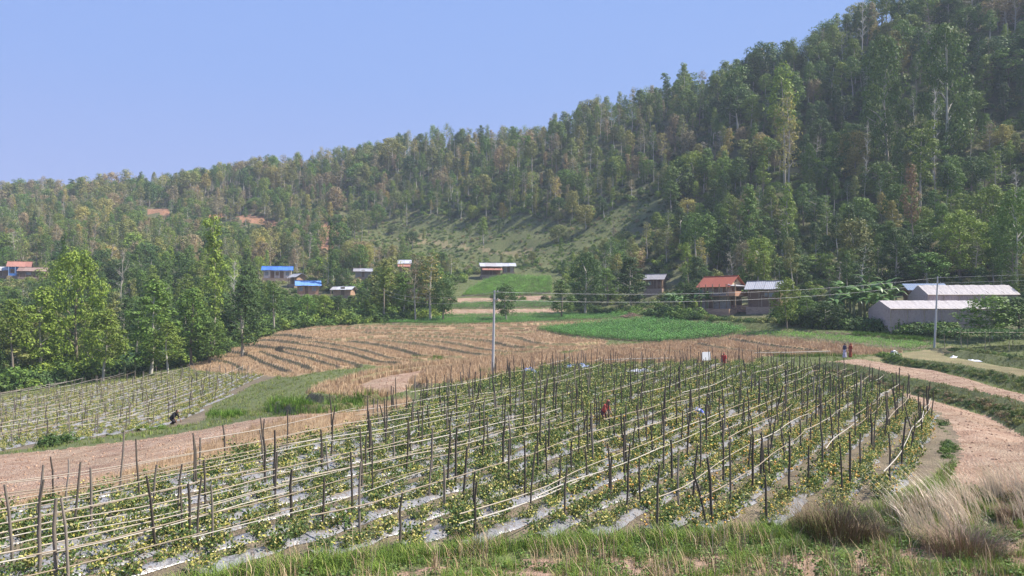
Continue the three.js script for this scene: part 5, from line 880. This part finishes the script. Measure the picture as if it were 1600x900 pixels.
// ---------------------------------------------------------------- small things in the fields
{
  rng = mulberry(1010);
  const p = on(1103, 572), b = thing('white_board', 'white board on two thin posts at the far edge of the tomato field', 'sign', [p.x, p.y, p.z], 0.5);
  mesh('panel', box(1.05, 0.85, 0.03, 0, 1.0, 0), std(0.78, 0.8, 0.84, 0.5), b); mesh('batten', box(1.02, 0.05, 0.04, 0, 0.72, -0.036), WOODM, b); for (const x of [-0.4, 0.4]) mesh('post', tube([V(x, -0.3, -0.06), V(x, 1.5, -0.06)], [0.03, 0.025], 6), STAKE_M[1], b);
  const tarp = (px, py, w, d, h, c, label, name, cat, lift = 0) => { const q = on(px, py), g = new THREE.PlaneGeometry(w, d, 14, 14), a = g.attributes.position; for (let i = 0; i < a.count; i++) { const x = a.getX(i), y = a.getY(i), e = Math.min(1, 3 * (0.5 - Math.abs(x) / w)) * Math.min(1, 3 * (0.5 - Math.abs(y) / d)); a.setZ(i, h * e * (0.75 + 0.5 * n2(x * 2.2 + px, y * 2.2)) + 0.05 * h * n2b(x * 7, y * 7)); } g.rotateX(-Math.PI / 2); g.computeVertexNormals(); const m = mesh(name, g, std(...c, 0.4, { side: THREE.DoubleSide })); m.position.set(q.x, q.y + 0.02 + lift, q.z); m.rotation.y = R(-0.3, 0.3); tag(m, label, cat); };
  tarp(1091, 652, 0.95, 0.7, 0.35, [0.03, 0.07, 0.45], 'bright blue plastic sack lying between the tomato rows', 'plastic_sack', 'sack', 0.12);
  tarp(766, 660, 0.5, 0.5, 0.4, [0.04, 0.07, 0.25], 'dark blue plastic sack among the stakes', 'plastic_sack', 'sack', 0.1);
  tarp(900, 577, 3.4, 0.9, 0.35, [0.15, 0.2, 0.4], 'blue grey plastic tarp along the far field edge', 'plastic_tarp', 'tarp', 0.2);
  tarp(826, 585, 1.6, 0.7, 0.4, [0.13, 0.18, 0.4], 'smaller blue tarp at the far field edge near the wheat', 'plastic_tarp', 'tarp', 0.2);
  tarp(1002, 586, 2.6, 0.9, 0.25, [0.42, 0.42, 0.45], 'white plastic sheet crumpled at the back of the tomato field', 'plastic_tarp', 'tarp', 0.3);
  tarp(1490, 554, 1.0, 0.7, 0.25, [0.7, 0.7, 0.72], 'white plastic rubbish at the start of the overgrown bank', 'plastic_litter', 'litter');
  tarp(1520, 560, 1.7, 0.7, 0.25, [0.6, 0.62, 0.68], 'larger pale plastic rubbish along the overgrown bank', 'plastic_litter', 'litter');
  tarp(1396, 557, 1.2, 0.8, 0.5, [0.4, 0.4, 0.44], 'grey plastic sheet over the weedy end of a bank', 'plastic_litter', 'litter', 0.2);
  tarp(1100, 497, 1.2, 0.8, 0.5, [0.15, 0.17, 0.28], 'dark blue tarp by the bank below the banana plants', 'plastic_tarp', 'tarp');
  const rail = (l, r, h, label) => { const c = l.map(([u, v]) => on(u, v).add(V(0, h, 0))), o = c[0].clone(); const m = mesh('bamboo_pole', tube(c.map((q) => q.sub(o)), c.map(() => r), 6), RAIL_M[2]); m.position.copy(o); tag(m, label, 'pole'); };
  rail([[1178, 562], [1235, 561], [1296, 559]], 0.035, 0.75, 'long white pole lying level at the far corner of the field');
  rail([[945, 573], [1000, 571], [1045, 570]], 0.03, 0.7, 'pale pole along the far edge of the tomato field');
  // heap of cut brush by the maize
  const q = on(987, 495), hp = thing('brush_pile', 'heap of cut brown brush beside the maize field', 'heap', [q.x, q.y, q.z]), st = []; for (let i = 0; i < 160; i++) { const a = R(0, 6.28), rr = 1.9 * Math.sqrt(rng()), y = 0.9 * (1 - rr / 2) * rng(), c = V(rr * Math.cos(a), y + 0.05, rr * Math.sin(a) * 0.7), d = rdir(0.1).multiplyScalar(R(0.4, 0.9)); d.y *= 0.4; st.push(tube([c.clone().sub(d), c.clone().add(d)], [0.035, 0.02], 4, false)); } const bp = mesh('twigs', merge(st), std(0.3, 0.2, 0.15, 0.95), hp); bp.userData.kind = 'stuff';
}
// ---------------------------------------------------------------- people
function sdfGeo(caps, k, lo, hi, res) {
  const mc = new MarchingCubes(res, new THREE.MeshBasicMaterial(), false, false, 60000), half = Math.max(hi.x - lo.x, hi.y - lo.y, hi.z - lo.z) / 2, c = lo.clone().add(hi).multiplyScalar(0.5);
  const p = V(0, 0, 0), ab = V(0, 0, 0), ap = V(0, 0, 0);
  for (let z = 0; z < res; z++) for (let y = 0; y < res; y++) for (let x = 0; x < res; x++) {
    p.set(c.x + (x - res / 2) / (res / 2) * half, c.y + (y - res / 2) / (res / 2) * half, c.z + (z - res / 2) / (res / 2) * half); let d = 9;
    for (const [a, b, ra, rb] of caps) { ab.subVectors(b, a); ap.subVectors(p, a); const t = clamp(ap.dot(ab) / Math.max(ab.lengthSq(), 1e-9), 0, 1), e = ap.addScaledVector(ab, -t).length() - (ra + (rb - ra) * t), h = clamp(0.5 + 0.5 * (d - e) / k, 0, 1); d = d * (1 - h) + e * h - k * h * (1 - h); }
    mc.field[x + y * res + z * res * res] = -d;
  }
  mc.isolation = 0; mc.update(); const n = mc.count ?? mc.geometry.drawRange.count, g = new THREE.BufferGeometry();
  g.setAttribute('position', new THREE.BufferAttribute(mc.positionArray.slice(0, n * 3), 3)); g.scale(half, half, half); g.translate(c.x, c.y, c.z); g.computeVertexNormals(); return g;
}
function person(px, py, turn, label, { bend = 0, stride = 0, squat = 0, top, skirt, skin = [0.3, 0.17, 0.11], scarf = null, H = 1.56, long = 0.95 }) {
  const p = on(px, py), o = thing('person', label, 'person', [p.x, p.y, p.z], turn); o.scale.setScalar(H / 1.6);
  const dn = squat * 0.42, hip = V(0, 0.86 - dn, -bend * 0.1), ch = V(0, hip.y + 0.42 * Math.cos(bend), hip.z + 0.42 * Math.sin(bend)), nk = V(0, ch.y + 0.13 * Math.cos(bend), ch.z + 0.13 * Math.sin(bend)), hd = V(0, nk.y + 0.14 * Math.cos(bend * 0.7), nk.z + 0.14 * Math.sin(bend * 0.7) + 0.02);
  const body = [[hip, ch, 0.125, 0.125], [ch, nk, 0.1, 0.05], [nk, hd, 0.05, 0.085], [hd, hd.clone().add(V(0, 0.035, 0.0)), 0.088, 0.095], [hd.clone().add(V(0, -0.01, 0.09)), hd.clone().add(V(0, 0.015, 0.088)), 0.018, 0.012]], legs = [], arms = [], fingers = [];
  for (const s of [-1, 1]) {
    const st = s * stride, h0 = hip.clone().add(V(s * 0.09, -0.03, 0)), kn = V(s * 0.1, 0.47 - dn * 0.55, hip.z + st * 0.5 + 0.03 + squat * 0.3), an = V(s * 0.1, 0.08 + (s < 0 ? stride * 0.1 : 0), hip.z + st * 0.95 - squat * 0.02), toe = an.clone().add(V(0, -0.045, 0.15));
    legs.push([h0, kn, 0.088, 0.058], [kn, an, 0.055, 0.036], [an.clone().add(V(0, -0.03, -0.03)), toe, 0.035, 0.026]);
    const sh = ch.clone().add(V(s * 0.165, 0.06, 0)), el = sh.clone().add(V(s * 0.05, -0.27, bend * 0.12 - st * 0.25)), wr = el.clone().add(V(0, -0.21, bend * 0.15 + 0.06 - st * 0.15)), hand = wr.clone().add(V(0, -0.08, 0.02));
    arms.push([ch, sh, 0.1, 0.062], [sh, el, 0.052, 0.042], [el, wr, 0.04, 0.028], [wr, hand, 0.032, 0.036]);
    for (let f = 0; f < 5; f++) { const b = hand.clone().add(f === 4 ? V(-s * 0.03, 0.03, 0.025) : V(0, -0.02, (f - 1.5) * 0.019)), l = f === 4 ? 0.05 : [0.07, 0.08, 0.075, 0.058][f]; fingers.push(tube([b, b.clone().add(V(f === 4 ? -s * 0.015 : 0, -l * 0.6, f === 4 ? 0.02 : 0.004)), b.clone().add(V(-s * 0.012, -l, f === 4 ? 0.03 : 0.012))], [0.009, 0.0085, 0.007], 5)); }
  }
  const lo = V(-0.5, -0.05, -0.55), hi = V(0.5, 1.72, 0.8);
  const bg = sdfGeo([...body, ...legs, ...arms], 0.035, lo, hi, 72), fg = merge(fingers); fg.deleteAttribute('uv');
  mesh('body', mergeGeometries([bg, fg]), std(...skin, 0.6), o);
  const fat = (l, e) => l.map(([a, b, c, d]) => [a, b, c + e, d + e]);
  mesh('shirt', sdfGeo(fat([[hip, ch, 0.13, 0.128], [ch, ch.clone().lerp(nk, 0.6), 0.1, 0.06], ...arms.filter((_, i) => i % 4 < 2)], 0.02), 0.04, lo, hi, 64), std(...top, 0.85), o);
  const kneeMid = V(0, (hip.y) * (1 - long), hip.z + 0.03), sk = long > 0.6 ? [[hip, kneeMid.setY(Math.max(0.16, kneeMid.y)), 0.15, 0.21]] : [];
  mesh(long > 0.6 ? 'skirt' : 'trousers', sdfGeo([[hip, hip.clone().add(V(0, 0.05, 0)), 0.15, 0.14], ...sk, ...fat(legs.filter((_, i) => i % 3 < (long > 0.6 ? 1 : 2)), 0.022)], 0.05, lo, hi, 64), std(...skirt, 0.85), o);
  const hb = hd.clone().add(V(0, 0.045, -0.025)); mesh(scarf ? 'head_scarf' : 'hair', sdfGeo([[hb, hb, 0.105, 0.105], [hb, hb.clone().add(V(0, -0.08, -0.05)), 0.085, 0.06], scarf ? [hb.clone().add(V(0, -0.08, -0.05)), ch.clone().add(V(0, -0.05, -0.13)), 0.07, 0.08] : [hb.clone().add(V(0, -0.05, -0.09)), hb.clone().add(V(0, -0.06, -0.1)), 0.05, 0.05]], 0.03, lo, hi, 72), scarf ? std(...scarf, 0.85) : std(0.02, 0.017, 0.015, 0.5), o);
}
person(1319, 559.5, -1.3, 'person in dark top and long pale lilac skirt walking on the lane', { stride: 0.18, top: [0.05, 0.045, 0.09], skirt: [0.55, 0.48, 0.62], H: 1.62 });
person(1328, 558.5, -1.2, 'person in long red clothes walking behind the one in lilac', { stride: 0.15, top: [0.3, 0.05, 0.03], skirt: [0.28, 0.06, 0.03], scarf: [0.25, 0.05, 0.03], H: 1.55 });
person(943, 663, 0.9, 'person in red bending over the tomato rows in mid field', { bend: 0.6, squat: 0.3, top: [0.5, 0.1, 0.07], skirt: [0.12, 0.05, 0.05], scarf: [0.3, 0.08, 0.05], long: 0.4, H: 1.4 });
person(1131, 573, -0.4, 'person in bright red stooping at the far edge near the white board', { bend: 0.5, squat: 0.4, top: [0.5, 0.03, 0.03], skirt: [0.3, 0.03, 0.03], scarf: [0.45, 0.04, 0.03], long: 0.4 });
person(272, 664, 1.2, 'person in black crouching in the distant tomato field', { bend: 0.85, squat: 0.85, H: 1.5, top: [0.015, 0.015, 0.018], skirt: [0.02, 0.02, 0.025], long: 0.4 });

renderer.render(scene, camera);
